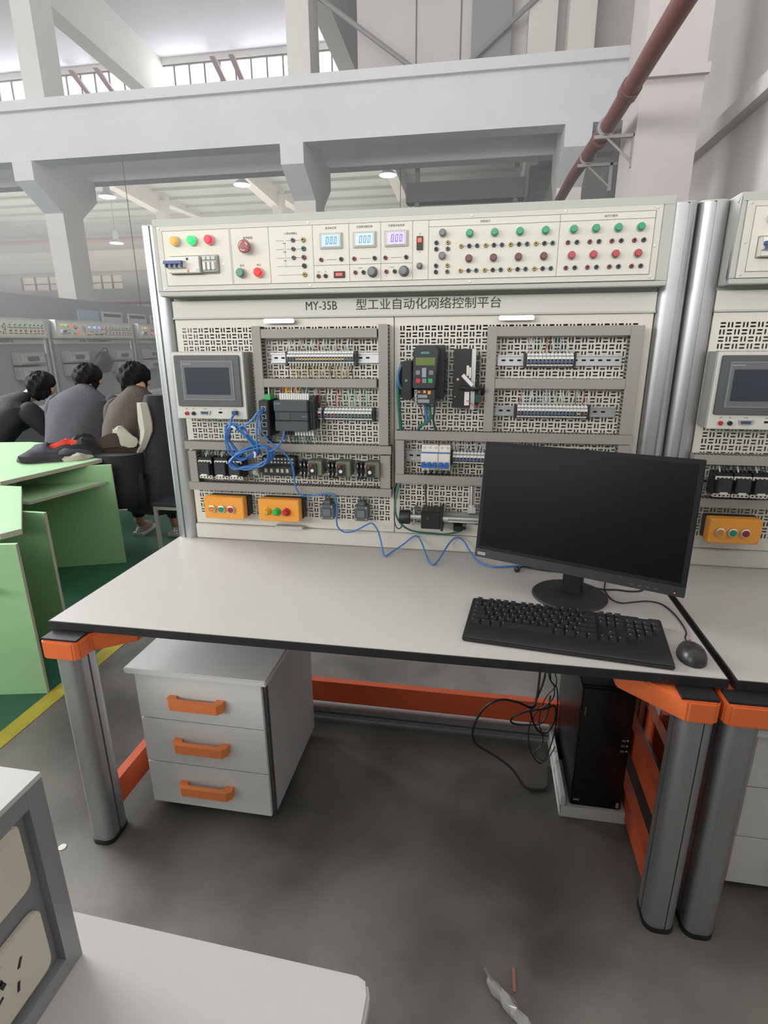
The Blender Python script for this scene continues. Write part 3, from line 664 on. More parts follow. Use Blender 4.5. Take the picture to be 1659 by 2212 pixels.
# touch screen unit
def make_hmi(x, lab):
    t = thing('touch_screen_unit', lab, 'touch screen', (x, .74, 1.255), group='touch screen units')
    sd = mat('hmi_side', '#9b9d98', .5); fr = mat('hmi_bezel', '#54595a', .5); scn = mat('hmi_screen', '#343b44', .25); inb = mat('hmi_inner', '#66696a', .5)
    M().box(x, x+.275, .665, .739, 1.258, 1.492, sd).box(x, x+.275, .66, .668, 1.256, 1.494, paint2).build('housing', t, bev=.002)
    b = M().prism(rrect(x+.013, x+.262, 1.302, 1.482, .006), .652, .660, fr, 'y').build('bezel', t, bev=.002)
    M().box(x+.037, x+.238, .6505, .652, 1.325, 1.463, inb).build('screen_border', b, smooth=False)
    M().box(x+.0525, x+.222, .6495, .6505, 1.345, 1.440, scn).build('screen', b, smooth=False)
    lg = M()
    for q in ((.042, .236, 1.4615, 1.4622), (.042, .236, 1.3268, 1.3275), (.042, .0427, 1.327, 1.462), (.2353, .236, 1.327, 1.462)): lg.box(x+q[0], x+q[1], .6500, .6506, q[2], q[3], ringm)
    lg.box(x+.045, x+.08, .6498, .6505, 1.4505, 1.4545, mat('logo_grey', '#8b8f92', .5)); lg.build('trim_line', b, smooth=False)
    for dx, m_ in ((.040, redc), (.067, black)): place('socket', ring_mesh('socket', M().lathe([(.007, 0), (.007, .007), (.004, .008), (.002, .006)], (0, 0, 0), (0, -1, 0), m_, 12)), t, x+dx, 1.276, .66)
    M().prism([(x+.094, 1.272), (x+.130, 1.272), (x+.134, 1.286), (x+.090, 1.286)], .654, .66, steel, 'y').prism([(x+.099, 1.2745), (x+.125, 1.2745), (x+.127, 1.2835), (x+.097, 1.2835)], .6525, .655, mat('serial_blue', '#3e4766', .4), 'y').build('serial_port', t)
    M().box(x+.162, x+.182, .6585, .66, 1.274, 1.287, white).box(x+.165, x+.179, .658, .6586, 1.277, 1.284, darker).build('usb_port', t, smooth=False)
    M().box(x+.220, x+.240, .6585, .66, 1.273, 1.289, ringm).box(x+.223, x+.237, .658, .6586, 1.275, 1.287, darker).build('network_port', t, smooth=False)
    for k, s_ in enumerate(('24V', '0V', 'COM', 'USB', 'LAN')): text('caption', s_, (x+(.04, .067, .112, .172, .23)[k], .6597, 1.2925), .005, inkd, t, depth=.0002)
    return t
hmi = make_hmi(.098, 'touch screen unit with dark display on the main bench, blue cable plugged in')

# programmable controller
t = thing('programmable_controller', 'dark grey programmable controller with labelled wires on top, left panel', 'controller', (.48, .735, 1.22))
pg = mat('plc_grey', '#43494d', .45); pg2 = mat('plc_grey2', '#394045', .45)
M().box(.482, .625, .665, .735, 1.222, 1.328, dark).build('base', t, bev=.002)
M().box(.482, .606, .640, .672, 1.290, 1.327, pg).build('upper_flap', t, bev=.002)
M().box(.484, .606, .644, .672, 1.2575, 1.288, pg2).box(.500, .540, .6425, .645, 1.260, 1.286, pg).build('middle_panel', t, bev=.001)
M().box(.484, .606, .640, .672, 1.220, 1.2555, pg).build('lower_flap', t, bev=.002)
M().box(.487, .508, .6390, .6401, 1.315, 1.3195, mat('teal_label', '#5fa6a6', .5)).build('brand_plate', t, smooth=False)
text('brand_name', 'SIEMENS', (.4975, .6388, 1.3172), .0044, pg2, t, depth=.0001)
text('model_name', 'SIMATIC', (.592, .6438, 1.272), .0045, paint, t, depth=.0001)
M().box(.606, .628, .672, .735, 1.225, 1.34, black).box(.606, .618, .66, .672, 1.23, 1.322, dark).build('end_block', t, bev=.002)
tg = M()
for k in range(13): x = .494+k*.0085; tg.box(x, x+.0068, .672, .688, 1.328, 1.350, tlab)
tg.build('wire_tags', t, smooth=False)
for k, c in enumerate(['brown', 'red', 'yellow', 'yellow', 'yellow', 'white', 'yellow', 'amber', 'yellow', 'dgreen', 'dgreen', 'green', 'black']):
    x = .4975+k*.0085; M().tube([(x, .68, 1.349), (x+random.uniform(-.004, .004), .682, 1.362), (x+random.uniform(-.006, .006), .70, 1.374)], .0017, wires[c], 5).build('wire', t)
for k, c in enumerate(['black', 'blue', 'black', 'black', 'dgreen', 'green', 'white', 'green', 'dgreen', 'dgreen', 'white']):
    x = .505+k*.0105; M().box(x-.003, x+.003, .676, .688, 1.2, 1.221, tlab if k > 3 else dark).tube([(x, .682, 1.203), (x+random.uniform(-.005, .005), .684, 1.185), (x, .70, 1.164)], .0017, wires[c], 5).build('wire', t)
# network switch
t = thing('network_switch', 'narrow black network switch left of the programmable controller with blue cables plugged in', 'network switch', (.43, .735, 1.2))
M().box(.430, .466, .632, .735, 1.200, 1.328, black).build('housing', t, bev=.002)
M().box(.434, .462, .6306, .632, 1.204, 1.324, dark).build('front_frame', t, smooth=False)
for z in (1.300, 1.272, 1.244, 1.214): M().box(.440, .456, .629, .6307, z-.008, z+.008, ringm).box(.442, .454, .6286, .6292, z-.006, z+.006, darker).build('network_port', t, smooth=False)
M().box(.442, .464, .66, .70, 1.328, 1.346, mat('plug_green', '#3cae5c', .5)).build('power_plug', t, bev=.001)
M().tube([(.452, .68, 1.345), (.450, .685, 1.36), (.446, .70, 1.375)], .002, white, 6).build('wire', t)

# contactors
def contactor(x, lab, grp='contactors'):
    t = thing('contactor', lab, 'contactor', (x, .73, 1.03), group=grp)
    M().box(x, x+.052, .672, .728, 1.032, 1.108, black).box(x+.004, x+.048, .655, .674, 1.046, 1.092, dark).build('body', t, bev=.0015)
    M().box(x, x+.052, .668, .684, 1.086, 1.098, white).box(x, x+.052, .668, .684, 1.028, 1.040, white).box(x+.014, x+.038, .653, .667, 1.040, 1.048, white).build('terminal_covers', t, bev=.001)
    h = M()
    for k in range(4):
        for z in (1.092, 1.034): h.lathe([(.003, 0), (.003, .0006)], (x+.007+k*.0127, .6682, z), (0, -1, 0), darker, 8)
    h.build('screws', t, smooth=False)
    wm = M()
    for k in range(4): wm.tube([(x+.007+k*.0127, .69, 1.098), (x+.007+k*.0127, .70, 1.115), (x+.007+k*.0127, .715, 1.130)], .0025, wires['black'] if k != 1 else whitew, 5)
    wm.build('wires', t)
    return t
contactor(.156, 'black contactor with white terminals, leftmost of the three on the main bench')
contactor(.221, 'black contactor with white terminals, middle one of the three on the main bench')
contactor(.278, 'black contactor partly behind the blue cable coil')
t = thing('relay_base', 'black screw terminal relay base right of the blue cable coil', 'relay base', (.404, .73, 1.04))
M().box(.404, .534, .690, .728, 1.042, 1.116, black).box(.404, .534, .680, .690, 1.050, 1.082, dark).build('body', t, bev=.002)
h = M()
for k in range(9):
    for z in (1.094, 1.107): h.box(.411+k*.0135, .418+k*.0135, .6885, .6905, z-.003, z+.003, ringm)
for k, x in enumerate((.416, .438, .462, .480, .500)): h.box(x, x+.010, .678, .6805, 1.058, 1.072, mat('contact_cream', '#b9b8a4', .5))
h.build('terminal_screws', t, smooth=False)
tag(M().box(.362, .384, .69, .733, 1.044, 1.068, paint).box(.367, .379, .688, .6905, 1.05, 1.062, ringm).build('rail_clamp', bev=.002), 'small grey rail clamp between contactors and relay base', 'clamp')
# thermal overload relays
def overload(x, lab):
    t = thing('overload_relay', lab, 'overload relay', (x, .73, 1.045), group='thermal overload relays')
    ol = mat('relay_olive', '#6f7062', .5)
    M().box(x+.035, x+.088, .672, .728, 1.052, 1.108, ol).box(x+.040, x+.068, .660, .674, 1.054, 1.100, black).build('body', t, bev=.002)
    p = M().box(x, x+.042, .69, .728, 1.052, 1.100, black)
    for k in range(3):
        cx = x+.006+k*.014
        p.cyl((cx, .682, 1.076), (cx, .682, 1.104), .0058, black, 10).cyl((cx, .690, 1.040), (cx, .690, 1.070), .0045, black, 10)
    p.build('pole_block', t, bev=.001)
    h = M()
    for k in range(3):
        cx = x+.006+k*.014
        for z in (1.092, 1.060): h.box(cx-.002, cx+.002, .6752, .6792, z-.004, z+.004, chrome)
    h.build('contacts', t)
    M().lathe([(.0065, 0), (.006, .003), (0, .003)], (x+.055, .660, 1.074), (0, -1, 0), white, 14).build('setting_dial', t)
    M().box(x+.047, x+.053, .658, .6605, 1.088, 1.097, redc).build('reset_button', t, smooth=False)
overload(.553, 'thermal overload relay nearest the blue cable, first of three')
overload(.660, 'thermal overload relay in the middle of the three')
overload(.768, 'thermal overload relay at the right end, beside the short duct')

# yellow button boxes
def button_box(x0, lab, caps, knobby=False, back=True):
    t = thing('button_box', lab, 'button box', (x0, .74, .87), group='yellow push button boxes')
    M().box(x0+.004, x0+.168, .695, .739, .874, .952, dark).build('back_shell', t, bev=.003)
    M().prism(rrect(x0, x0+.163, .870, .957, .006), .662, .697, yellowb, 'y').build('lid', t, bev=.003)
    s_ = M()
    for dx in (.009, .154):
        for z in (.879, .948): s_.lathe([(.004, 0), (.0032, .0015), (0, .0018)], (x0+dx, .662, z), (0, -1, 0), steel, 8)
    s_.build('screws', t)
    for k, m_ in enumerate(caps):
        x = x0+.036+k*.0385
        rg = place('push_button', ring_mesh('push_button', M().lathe([(.0158, 0), (.0150, .008), (.0125, .0095)], (0, 0, 0), (0, -1, 0), chrome if not knobby else m_, 20)), t, x, .910, .662)
        if knobby: c_ = M().lathe([(.0125, .008), (.012, .016), (.009, .021), (0, .023)], (0, 0, 0), (0, -1, 0), m_, 18)
        else: c_ = M().lathe([(.0115, .006), (.0115, .0105), (0, .0115)], (0, 0, 0), (0, -1, 0), m_, 18)
        o = bpy.data.objects.new('button_cap', ring_mesh('button_cap', c_)); COL.objects.link(o); o.parent = rg
    return t
ob_ = mat('cap_orange', '#d0822c', .4); yb_ = mat('cap_yellow', '#d9a52b', .35); gb_ = mat('cap_green_bright', '#1fb14e', .35); rb_ = mat('cap_red_bright', '#b31e2b', .35); rb2 = mat('cap_red_dark', '#8e2a33', .4); gb2 = mat('cap_green_dark', '#2f8560', .4)
button_box(.164, 'yellow button box with silver ringed flat buttons, left panel', (ob_, gb2, rb2))
button_box(.386, 'yellow button box with domed yellow, green and red lamps', (yb_, gb_, rb_), True)
tag(M().box(.434, .543, .70, .7278, .826, .838, ringm).build('mounting_bar', bev=.001), 'light metal bar on the lower rail under the domed lamp box', 'bar')
# limit switches
def limit_switch(x, lab):
    t = thing('limit_switch', lab, 'limit switch', (x, .74, .873), group='limit switches')
    lm = mat('switch_grey', '#5b6064', .45)
    M().prism(rrect(x, x+.052, .875, .934, .006), .698, .739, lm, 'y').prism(rrect(x+.009, x+.043, .888, .920, .004), .695, .699, mat('switch_grey2', '#6b7175', .45), 'y').build('housing', t, bev=.002)
    M().box(x+.012, x+.040, .704, .735, .934, .950, lm).build('head', t, bev=.003)
    s_ = M()
    for dx in (.006, .046):
        for z in (.882, .928): s_.lathe([(.0035, 0), (.003, .002), (0, .0022)], (x+dx, .698, z), (0, -1, 0), steel, 8)
    s_.build('screws', t)
    M().cyl((x+.020, .715, .95), (x+.020, .715, .968), .004, lm, 8).cyl((x+.032, .715, .95), (x+.032, .715, .962), .004, lm, 8).build('plunger', t)
limit_switch(.620, 'grey limit switch nearer the yellow boxes, behind the blue cable')
limit_switch(.753, 'grey limit switch at the right end of the left panel')

# frequency inverter
t = thing('frequency_inverter', 'dark frequency inverter with keypad and green display, right panel', 'inverter', (.98, .74, 1.32))
M().box(.985, 1.080, .672, .739, 1.335, 1.512, dark).build('body', t, bev=.003)
fn = M()
for k in range(9):
    z = 1.35+.0165*k; fn.box(1.080, 1.088, .69, .735, z, z+.007, dark)
fn.build('cooling_fins', t, smooth=False)
M().prism([(.982, 1.376), (1.056, 1.376), (1.066, 1.495), (1.058, 1.508), (.996, 1.512), (.984, 1.498)], .602, .672, dark, 'y').build('keypad', t, bev=.003)
M().box(.992, 1.055, .6008, .602, 1.450, 1.474, mat('inverter_lcd', '#66783f', .3)).build('display', t, smooth=False)
M().box(1.009, 1.035, .6008, .602, 1.486, 1.492, mat('teal_label', '#5fa6a6')).build('brand_plate', t, smooth=False)
text('brand_name', 'SIEMENS', (1.022, .6006, 1.489), .0052, dark, t, depth=.0001)
kg = mat('key_grey', '#7c8084', .5)
for x, z, m_, h in ((1.000, 1.427, kg, .007), (1.020, 1.427, mat('key_blue_grey', '#8e9ca6', .5), .015), (1.043, 1.427, kg, .007), (1.001, 1.401, mat('key_red', '#c8343e', .5), .007), (1.021, 1.401, kg, .007), (1.041, 1.401, mat('key_green', '#22a75a', .5), .007)):
    M().box(x-.0072, x+.0072, .5985, .602, z-h, z+h, m_).build('key', t, bev=.001)
M().box(.986, 1.056, .612, .672, 1.322, 1.372, dark).build('terminal_cover', t, bev=.003)
text('model_name', 'SINAMICS', (.9925, .6118, 1.345), .0115, white, t, depth=.0002, spin=90, sx=1.05)
M().box(.999, 1.030, .6112, .612, 1.345, 1.355, mat('label_grey', '#8d9093', .6)).box(.999, 1.037, .6112, .612, 1.329, 1.340, mat('label_grey', '#8d9093')).box(1.000, 1.006, .6112, .612, 1.362, 1.367, yellowb).box(1.017, 1.025, .6112, .612, 1.361, 1.369, yellowb).box(1.032, 1.041, .6112, .612, 1.357, 1.368, yellowb).build('warning_labels', t, smooth=False)
t2 = thing('inverter_module', 'narrow black communication module left of the inverter keypad', 'module', (.93, .74, 1.33))
M().box(.942, .974, .640, .739, 1.335, 1.462, black).box(.930, .944, .665, .735, 1.345, 1.455, dark).build('body', t2, bev=.003)
M().lathe([(.005, 0), (.0045, .001)], (.956, .640, 1.399), (0, -1, 0), mat('module_led', '#4fa06a', .5), 10).build('indicator', t2)
def cable(name, lab, pts, r, m_, n=7, group=None, cat='cable'):
    return tag(M().tube(pts, r, m_, n).build(name), lab, cat, group)
dg = wires['dgreen']
cable('network_cable', 'thick green cable dropping left of the inverter', [(.934, .66, 1.440), (.926, .655, 1.40), (.926, .665, 1.33), (.928, .68, 1.28), (.930, .70, 1.222)], .0065, dg)
cable('network_cable', 'short blue cable curled at the side of the inverter module', [(.938, .652, 1.448), (.928, .64, 1.42), (.930, .64, 1.39), (.938, .652, 1.372)], .005, mat('patch_blue', '#4a6f9e', .5))
cable('motor_cable', 'bent green cable under the inverter keypad', [(1.030, .66, 1.325), (1.036, .665, 1.29), (1.034, .67, 1.265), (1.016, .675, 1.25), (.998, .68, 1.240), (.992, .70, 1.222)], .0055, dg)
cable('motor_cable', 'flat blue wire pair under the inverter keypad', [(1.020, .66, 1.325), (1.021, .665, 1.295), (1.026, .67, 1.26)], .0062, mat('patch_blue', '#4a6f9e'))
cable('motor_cable', 'thin brown wire under the inverter keypad', [(1.000, .66, 1.325), (1.006, .665, 1.295), (1.018, .67, 1.262)], .002, wires['brown'])
cable('motor_cable', 'thin dark green cable hanging right of the blue wires', [(1.052, .66, 1.325), (1.050, .67, 1.29), (1.046, .68, 1.265), (1.054, .70, 1.222)], .004, mat('cable_darkgreen', '#2a4a42', .5))

# stepper driver
t = thing('stepper_driver', 'black stepper motor driver with silver side plate and loose plugs', 'motor driver', (1.108, .74, 1.3))
M().box(1.110, 1.170, .682, .735, 1.306, 1.499, black).build('housing', t, bev=.0015)
M().box(1.170, 1.184, .684, .738, 1.300, 1.499, steel).build('heat_sink', t, smooth=False)
hs = M()
for k in range(8): z = 1.315+.022*k; hs.box(1.184, 1.198, .70, .738, z, z+.008, dark)
hs.build('cooling_fins', t, smooth=False)
M().box(1.154, 1.162, .679, .682, 1.412, 1.446, white).box(1.163, 1.169, .676, .682, 1.405, 1.44, white).build('upper_terminal', t, smooth=False)
M().box(1.150, 1.166, .676, .682, 1.315, 1.360, white).build('lower_terminal', t, smooth=False)
M().box(1.122, 1.130, .6805, .682, 1.397, 1.405, mat('plug_peach', '#d6b08a', .5)).lathe([(.002, 0), (.002, .001)], (1.118, .682, 1.343), (0, -1, 0), white, 6).build('marks', t, smooth=False)
M().cyl((1.142, .664, 1.416), (1.176, .660, 1.382), .0068, white, 12).build('wire_sleeve', t)
M().tube([(1.134, .664, 1.374), (1.155, .658, 1.374), (1.180, .66, 1.370), (1.200, .665, 1.374), (1.212, .675, 1.366), (1.208, .69, 1.352)], .0065, black, 8).build('cable', t)
M().tube([(1.158, .670, 1.332), (1.168, .664, 1.328), (1.180, .66, 1.318), (1.198, .664, 1.316), (1.210, .675, 1.330), (1.212, .69, 1.348)], .0014, wires['red'], 5).build('wire', t)
M().box(1.186, 1.206, .672, .69, 1.325, 1.352, mat('plug_teal', '#22423f', .5)).build('plug', t, bev=.001)

# blue handled breakers
bbl = mat('breaker_handle_blue', '#2f63ae', .4)
def breaker(x0, x1, poles, lab):
    t = thing('circuit_breaker', lab, 'circuit breaker', (x0, .735, 1.085), group='white breakers with blue handles')
    M().box(x0, x1, .690, .733, 1.084, 1.174, white).box(x0, x1, .668, .692, 1.098, 1.152, white).build('body', t, bev=.002)
    p = (x1-x0)/poles; h = M().box(x0+.002, x1-.003, .650, .668, 1.099, 1.108, bbl)
    for k in range(poles): h.box(x0+.003+p*k, x0+p*(k+1)-.005, .650, .668, 1.107, 1.118, bbl)
    h.build('toggle', t, bev=.001)
    M().box(x0, x1, .6675, .669, 1.148, 1.152, bbl).build('blue_stripe', t, smooth=False)
    s_ = M()
    for k in range(poles):
        cx = x0+p*(k+.5)
        for z in (1.164, 1.090): s_.lathe([(.005, 0), (.005, .0012), (.003, .0012)], (cx, .690, z), (0, -1, 0), ringm, 10)
    s_.build('terminal_screws', t)
    w_ = M()
    for k in range(poles): cx = x0+p*(k+.5); w_.tube([(cx, .71, 1.086), (cx+.004, .705, 1.074), (cx, .715, 1.062)], .004, dark, 6)
    w_.build('wires', t)
breaker(1.006, 1.0665, 3, 'three pole white breaker with blue toggle, left one of the pair')
breaker(1.0675, 1.108, 2, 'two pole white breaker with blue toggle, right one of the pair')
# linear slide with motor
t = thing('linear_slide', 'motorised linear slide with steel rod low on the right panel', 'linear slide', (.925, .74, .86))
M().box(1.08, 1.60, .70, .738, .893, .918, steel).box(1.08, 1.60, .698, .701, .900, .904, alud).build('base_rail', t, bev=.001)
M().cyl((1.06, .680, .908), (1.62, .680, .908), .006, chrome, 12).cyl((1.06, .680, .896), (1.62, .680, .896), .004, chrome, 10).build('guide_rod', t)
M().lathe([(.024, 0), (.026, .003), (.026, .038), (.022, .041)], (.928, .690, .903), (1, 0, 0), black, 24, mats=[black, black, black, chrome]).build('encoder', t)
M().cyl((.968, .690, .905), (1.012, .690, .905), .009, chrome, 14).build('coupling', t)
M().box(1.010, 1.080, .660, .735, .870, .936, black).prism([(1.080, .866), (1.090, .862), (1.086, .95), (1.080, .945)], .658, .738, dark, 'y').prism([(.975, .870), (.986, .88), (.984, .94), (.975, .935)], .69, .738, ringm, 'y').build('motor', t, bev=.002)
M().cyl((1.088, .680, .905), (1.108, .680, .905), .011, chrome, 14).build('shaft_collar', t)
tag(M().cyl((1.190, .70, .955), (1.190, .70, 1.028), .009, chrome, 14).box(1.176, 1.204, .69, .738, .928, .950, paint).cyl((1.190, .70, .93), (1.190, .70, .958), .011, ringm, 14).build('proximity_sensor'), 'chrome barrel sensor upright beside the monitor edge', 'sensor')
tag(M().box(1.126, 1.158, .690, .738, .856, .876, black).cyl((1.158, .712, .864), (1.172, .712, .860), .007, ringm, 10).build('photo_sensor', bev=.002), 'small black sensor block under the steel rod', 'sensor')
cable('encoder_cable', 'green cable curving under the slide motor', [(.928, .71, 1.030), (.915, .70, .99), (.911, .69, .945), (.916, .685, .905), (.935, .685, .875), (.96, .69, .855), (.992, .70, .843), (1.05, .705, .838), (1.10, .705, .838), (1.148, .708, .850), (1.163, .71, .860)], .0036, dg)
cable('encoder_cable', 'thin black cable along the seam beside the green cable', [(.916, .72, 1.03), (.905, .72, .99), (.903, .72, .90), (.906, .715, .865), (.92, .705, .850), (.934, .695, .862), (.936, .69, .88)], .0022, black)
cable('motor_cable', 'black cable dropping into the slide motor', [(1.020, .71, 1.030), (1.022, .70, .98), (1.030, .675, .94), (1.036, .658, .905)], .0035, black)

# blue network cable: coil and long run
t = thing('network_cable', 'long blue network cable, coiled by the touch screen and trailing to the desk', 'cable', (.32, .64, 1.1))
def P3(l, y): return [(x, y+dy, z) for x, z, dy in l]
M().tube([(.330, .652, 1.280), (.324, .63, 1.262), (.322, .62, 1.242), (.312, .62, 1.225)], .0038, blue, 8).box(.322, .338, .640, .660, 1.274, 1.288, mat('plug_blue', '#2c4f86', .4)).build('plug_lead', t)
rr = random.Random(3); coil = []
for k in range(7):
    j = lambda: rr.uniform(-.010, .010); yy = .612+.006*k+rr.uniform(-.002, .002)
    loop = [(.312+j(), 1.232+j()), (.300+j(), 1.195+j()), (.318+j(), 1.155+j()), (.350+j(), 1.120+j()), (.392+j(), 1.125+j()), (.412+j(), 1.150+j()), (.388+j(), 1.190+j()), (.355+j(), 1.228+j()), (.328+j(), 1.242+j())]
    coil += [(x, yy, z) for x, z in loop]
M().tube(coil, .0027, blue, 7).build('upper_coil', t)
coil = []
for k in range(7):
    j = lambda: rr.uniform(-.009, .009); yy = .606+.006*k
    loop = [(.312+j(), 1.104+j()), (.345+j(), 1.138+j()), (.400+j(), 1.160+j()), (.455+j(), 1.160+j()), (.470+j(), 1.135+j()), (.435+j(), 1.102+j()), (.380+j(), 1.086+j()), (.330+j(), 1.088+j())]
    coil += [(x, yy, z) for x, z in loop]
M().tube(coil, .0027, blue, 7).build('lower_coil', t)
M().tube([(.335, .60, 1.238), (.345, .60, 1.236), (.350, .60, 1.228)], .004, white, 6).tube([(.415, .60, 1.150), (.418, .598, 1.140), (.414, .60, 1.13)], .004, white, 6).build('cable_tie', t)
for pts, lb in (([(.448, .628, 1.300), (.438, .60, 1.29), (.420, .60, 1.268), (.395, .605, 1.25), (.362, .61, 1.236), (.345, .615, 1.225)], 'lead'), ([(.448, .628, 1.296), (.436, .60, 1.27), (.430, .60, 1.235), (.427, .60, 1.19), (.424, .61, 1.155)], 'lead'), ([(.515, .645, 1.220), (.513, .63, 1.195), (.502, .615, 1.172), (.48, .61, 1.155), (.455, .61, 1.150)], 'lead')):
    M().tube(pts, .0036, blue, 7).build(lb, t)
run = [(.448, .628, 1.270), (.444, .60, 1.24), (.458, .61, 1.200), (.485, .62, 1.170), (.512, .63, 1.145), (.530, .645, 1.115), (.538, .655, 1.07), (.538, .662, 1.02), (.546, .668, .99), (.562, .67, .974), (.60, .675, .974), (.645, .675, .984), (.675, .675, .984), (.688, .675, .965), (.692, .676, .93), (.688, .68, .88), (.692, .685, .850), (.712, .69, .832), (.742, .695, .832), (.775, .69, .848), (.806, .685, .868), (.826, .68, .874), (.845, .68, .850), (.858, .675, .81), (.868, .66, .775), (.882, .632, .766), (.90, .66, .770), (.94, .70, .79), (.985, .715, .822), (1.01, .70, .80), (1.035, .64, .772), (1.062, .575, .766), (1.085, .62, .775), (1.11, .70, .80), (1.136, .715, .823), (1.165, .705, .815), (1.185, .69, .79), (1.21, .65, .770), (1.24, .612, .7655), (1.275, .592, .7655), (1.32, .60, .7655), (1.40, .63, .7655)]
M().tube(run, .0031, blue, 7).build('long_run', t)

# ================================================================== ON THE DESK
def local_thing(name, label, cat, mtx, group=None):
    o = thing(name, label, cat, (0, 0, 0), group=group); o.matrix_world = mtx; ORG[o.name] = Vector((0, 0, 0)); return o
# monitor: screen plane turned and leaning back
yaw, tilt, roll = -.411, .154, .012
ux = Vector((math.cos(yaw), math.sin(yaw), 0)); nn = Vector((math.sin(yaw), -math.cos(yaw), 0)); uz = Vector((0, 0, 1))*math.cos(tilt)-nn*math.sin(tilt)
a_ = ux*math.cos(roll)+uz*math.sin(roll); b_ = -ux*math.sin(roll)+uz*math.cos(roll); n_ = a_.cross(b_)
mm = Matrix((a_, b_, n_)).transposed().to_4x4(); mm.translation = Vector((1.495, .355, 1.045))
mon = local_thing('monitor', 'black flat monitor with dark screen standing on the main bench', 'monitor', mm)
mw, mh = .302, .184
mbk = mat('monitor_black', '#1b1c1e', .55, spec=.2); mscr = mat('monitor_screen', '#08090a', .32, spec=.15); 
M().prism(rrect(-mw, mw, -mh, mh, .004), -.014, 0, mbk, 'z').prism(rrect(-mw+.02, mw-.02, -mh+.02, mh-.02, .02), -.030, -.014, mbk, 'z').prism(rrect(-.15, .15, -.12, .12, .02), -.045, -.030, mbk, 'z').build('housing', mon, bev=.0015)
M().box(-mw+.0125, mw-.0135, -mh+.038, mh-.0125, -.001, .0004, mscr).build('screen', mon, smooth=False)
M().box(-mw, mw, -mh, -mh+.028, 0, .003, mat('monitor_chin', '#292a2c', .35)).build('chin', mon, bev=.001)
M().box(-.292, -.266, -mh+.008, -mh+.017, .003, .0036, mat('badge_silver', '#a8aaad', .4)).build('badge', mon, smooth=False)
text('brand_name', 'lenovo', (-.279, -mh+.0128, .0037), .0072, mbk, mon, rotx=0, depth=.0001)
bt = M()
for k in range(4): bt.box(.165+.021*k, .174+.021*k, -mh+.009, -mh+.0115, .003, .0034, mat('button_mark', '#55585a', .5))
bt.build('button_marks', mon, smooth=False)
M().lathe([(.0015, 0), (.0012, .0008)], (.278, -mh+.009, .003), (0, 0, 1), mat('power_led', '#ff6a3c', .4, emit=2.0), 8).build('power_light', mon)
inv = mm.inverted()
st = M(); st.T = inv
st.lathe([(.112, 0), (.114, .003), (.110, .007), (.045, .010), (0, .010)], (1.505, .405, .7602), (0, 0, 1), mat('stand_black', '#2a2b2a', .5), 48)
st.build('stand_base', mon)
st = M(); st.T = inv @ Matrix.Translation((1.515, .42, .76)) @ Matrix.Rotation(yaw, 4, 'Z')
st.prism([(-.030, -.012), (.030, -.012), (.030, .012), (-.030, .012)], .008, .25, black, 'z'); st.box(-.035, .035, -.035, .012, .2, .28, black)
st.build('stand_neck', mon, bev=.002)
# keyboard
ky = -.115
kc = Vector((1.4535, .158, .7605))
km = Matrix.Translation(kc) @ Matrix.Rotation(ky, 4, 'Z')
kb = local_thing('keyboard', 'full size black keyboard lying in front of the monitor', 'keyboard', km)
kbm = mat('keyboard_black', '#1f2022', .4); keym = mat('key_black', '#26282a', .35, spec=.6)
hw, hd = .258, .112
M().prism([(-hd, 0), (-hd, .010), (-hd+.01, .014), (-.040, .017), (hd-.008, .026), (hd, .020), (hd, 0)], -hw, hw, kbm, 'x').build('housing', kb, bev=.003)
kx0 = -.247; u = .0222; vz = .0232
def keyrow(y, ws, x0, wdh=u):
    x = x0; r = []
    for w_ in ws:
        if w_ > 0: r.append((x, y, w_*wdh))
        x += abs(w_)*wdh
    return r
rows = []
Y0 = -.030
rows += keyrow(Y0+5*vz+.004, [1, -.6, 1, 1, 1, 1, -.4, 1, 1, 1, 1, -.4, 1, 1, 1, 1], kx0, .0210)
rows += keyrow(Y0+4*vz, [1]*13+[2], kx0); rows += keyrow(Y0+3*vz, [1.5]+[1]*12+[1.5], kx0); rows += keyrow(Y0+2*vz, [1.75]+[1]*11+[2.25], kx0)
rows += keyrow(Y0+1*vz, [2.25]+[1]*10+[2.75], kx0); rows += keyrow(Y0, [1.25, 1.25, 1.25, 6.25, 1.25, 1.25, 1.25, 1.25], kx0)
nx = kx0+15.25*u
for r_ in (5, 4, 3): rows += keyrow(Y0+r_*vz+(.004 if r_ == 5 else 0), [1, 1, 1], nx, .0215)
rows += keyrow(Y0+vz, [-1, 1], nx, .0215); rows += keyrow(Y0, [1, 1, 1], nx, .0215)
px = nx+3.25*.0215
for r_ in (4, 3, 2, 1): rows += keyrow(Y0+r_*vz, [1, 1, 1]+([1] if r_ in (4, 3) else []), px, .0215)
rows += keyrow(Y0, [2, 1], px, .0215)
rows = rows[:100] if len(rows) > 100 else rows
KM = {}
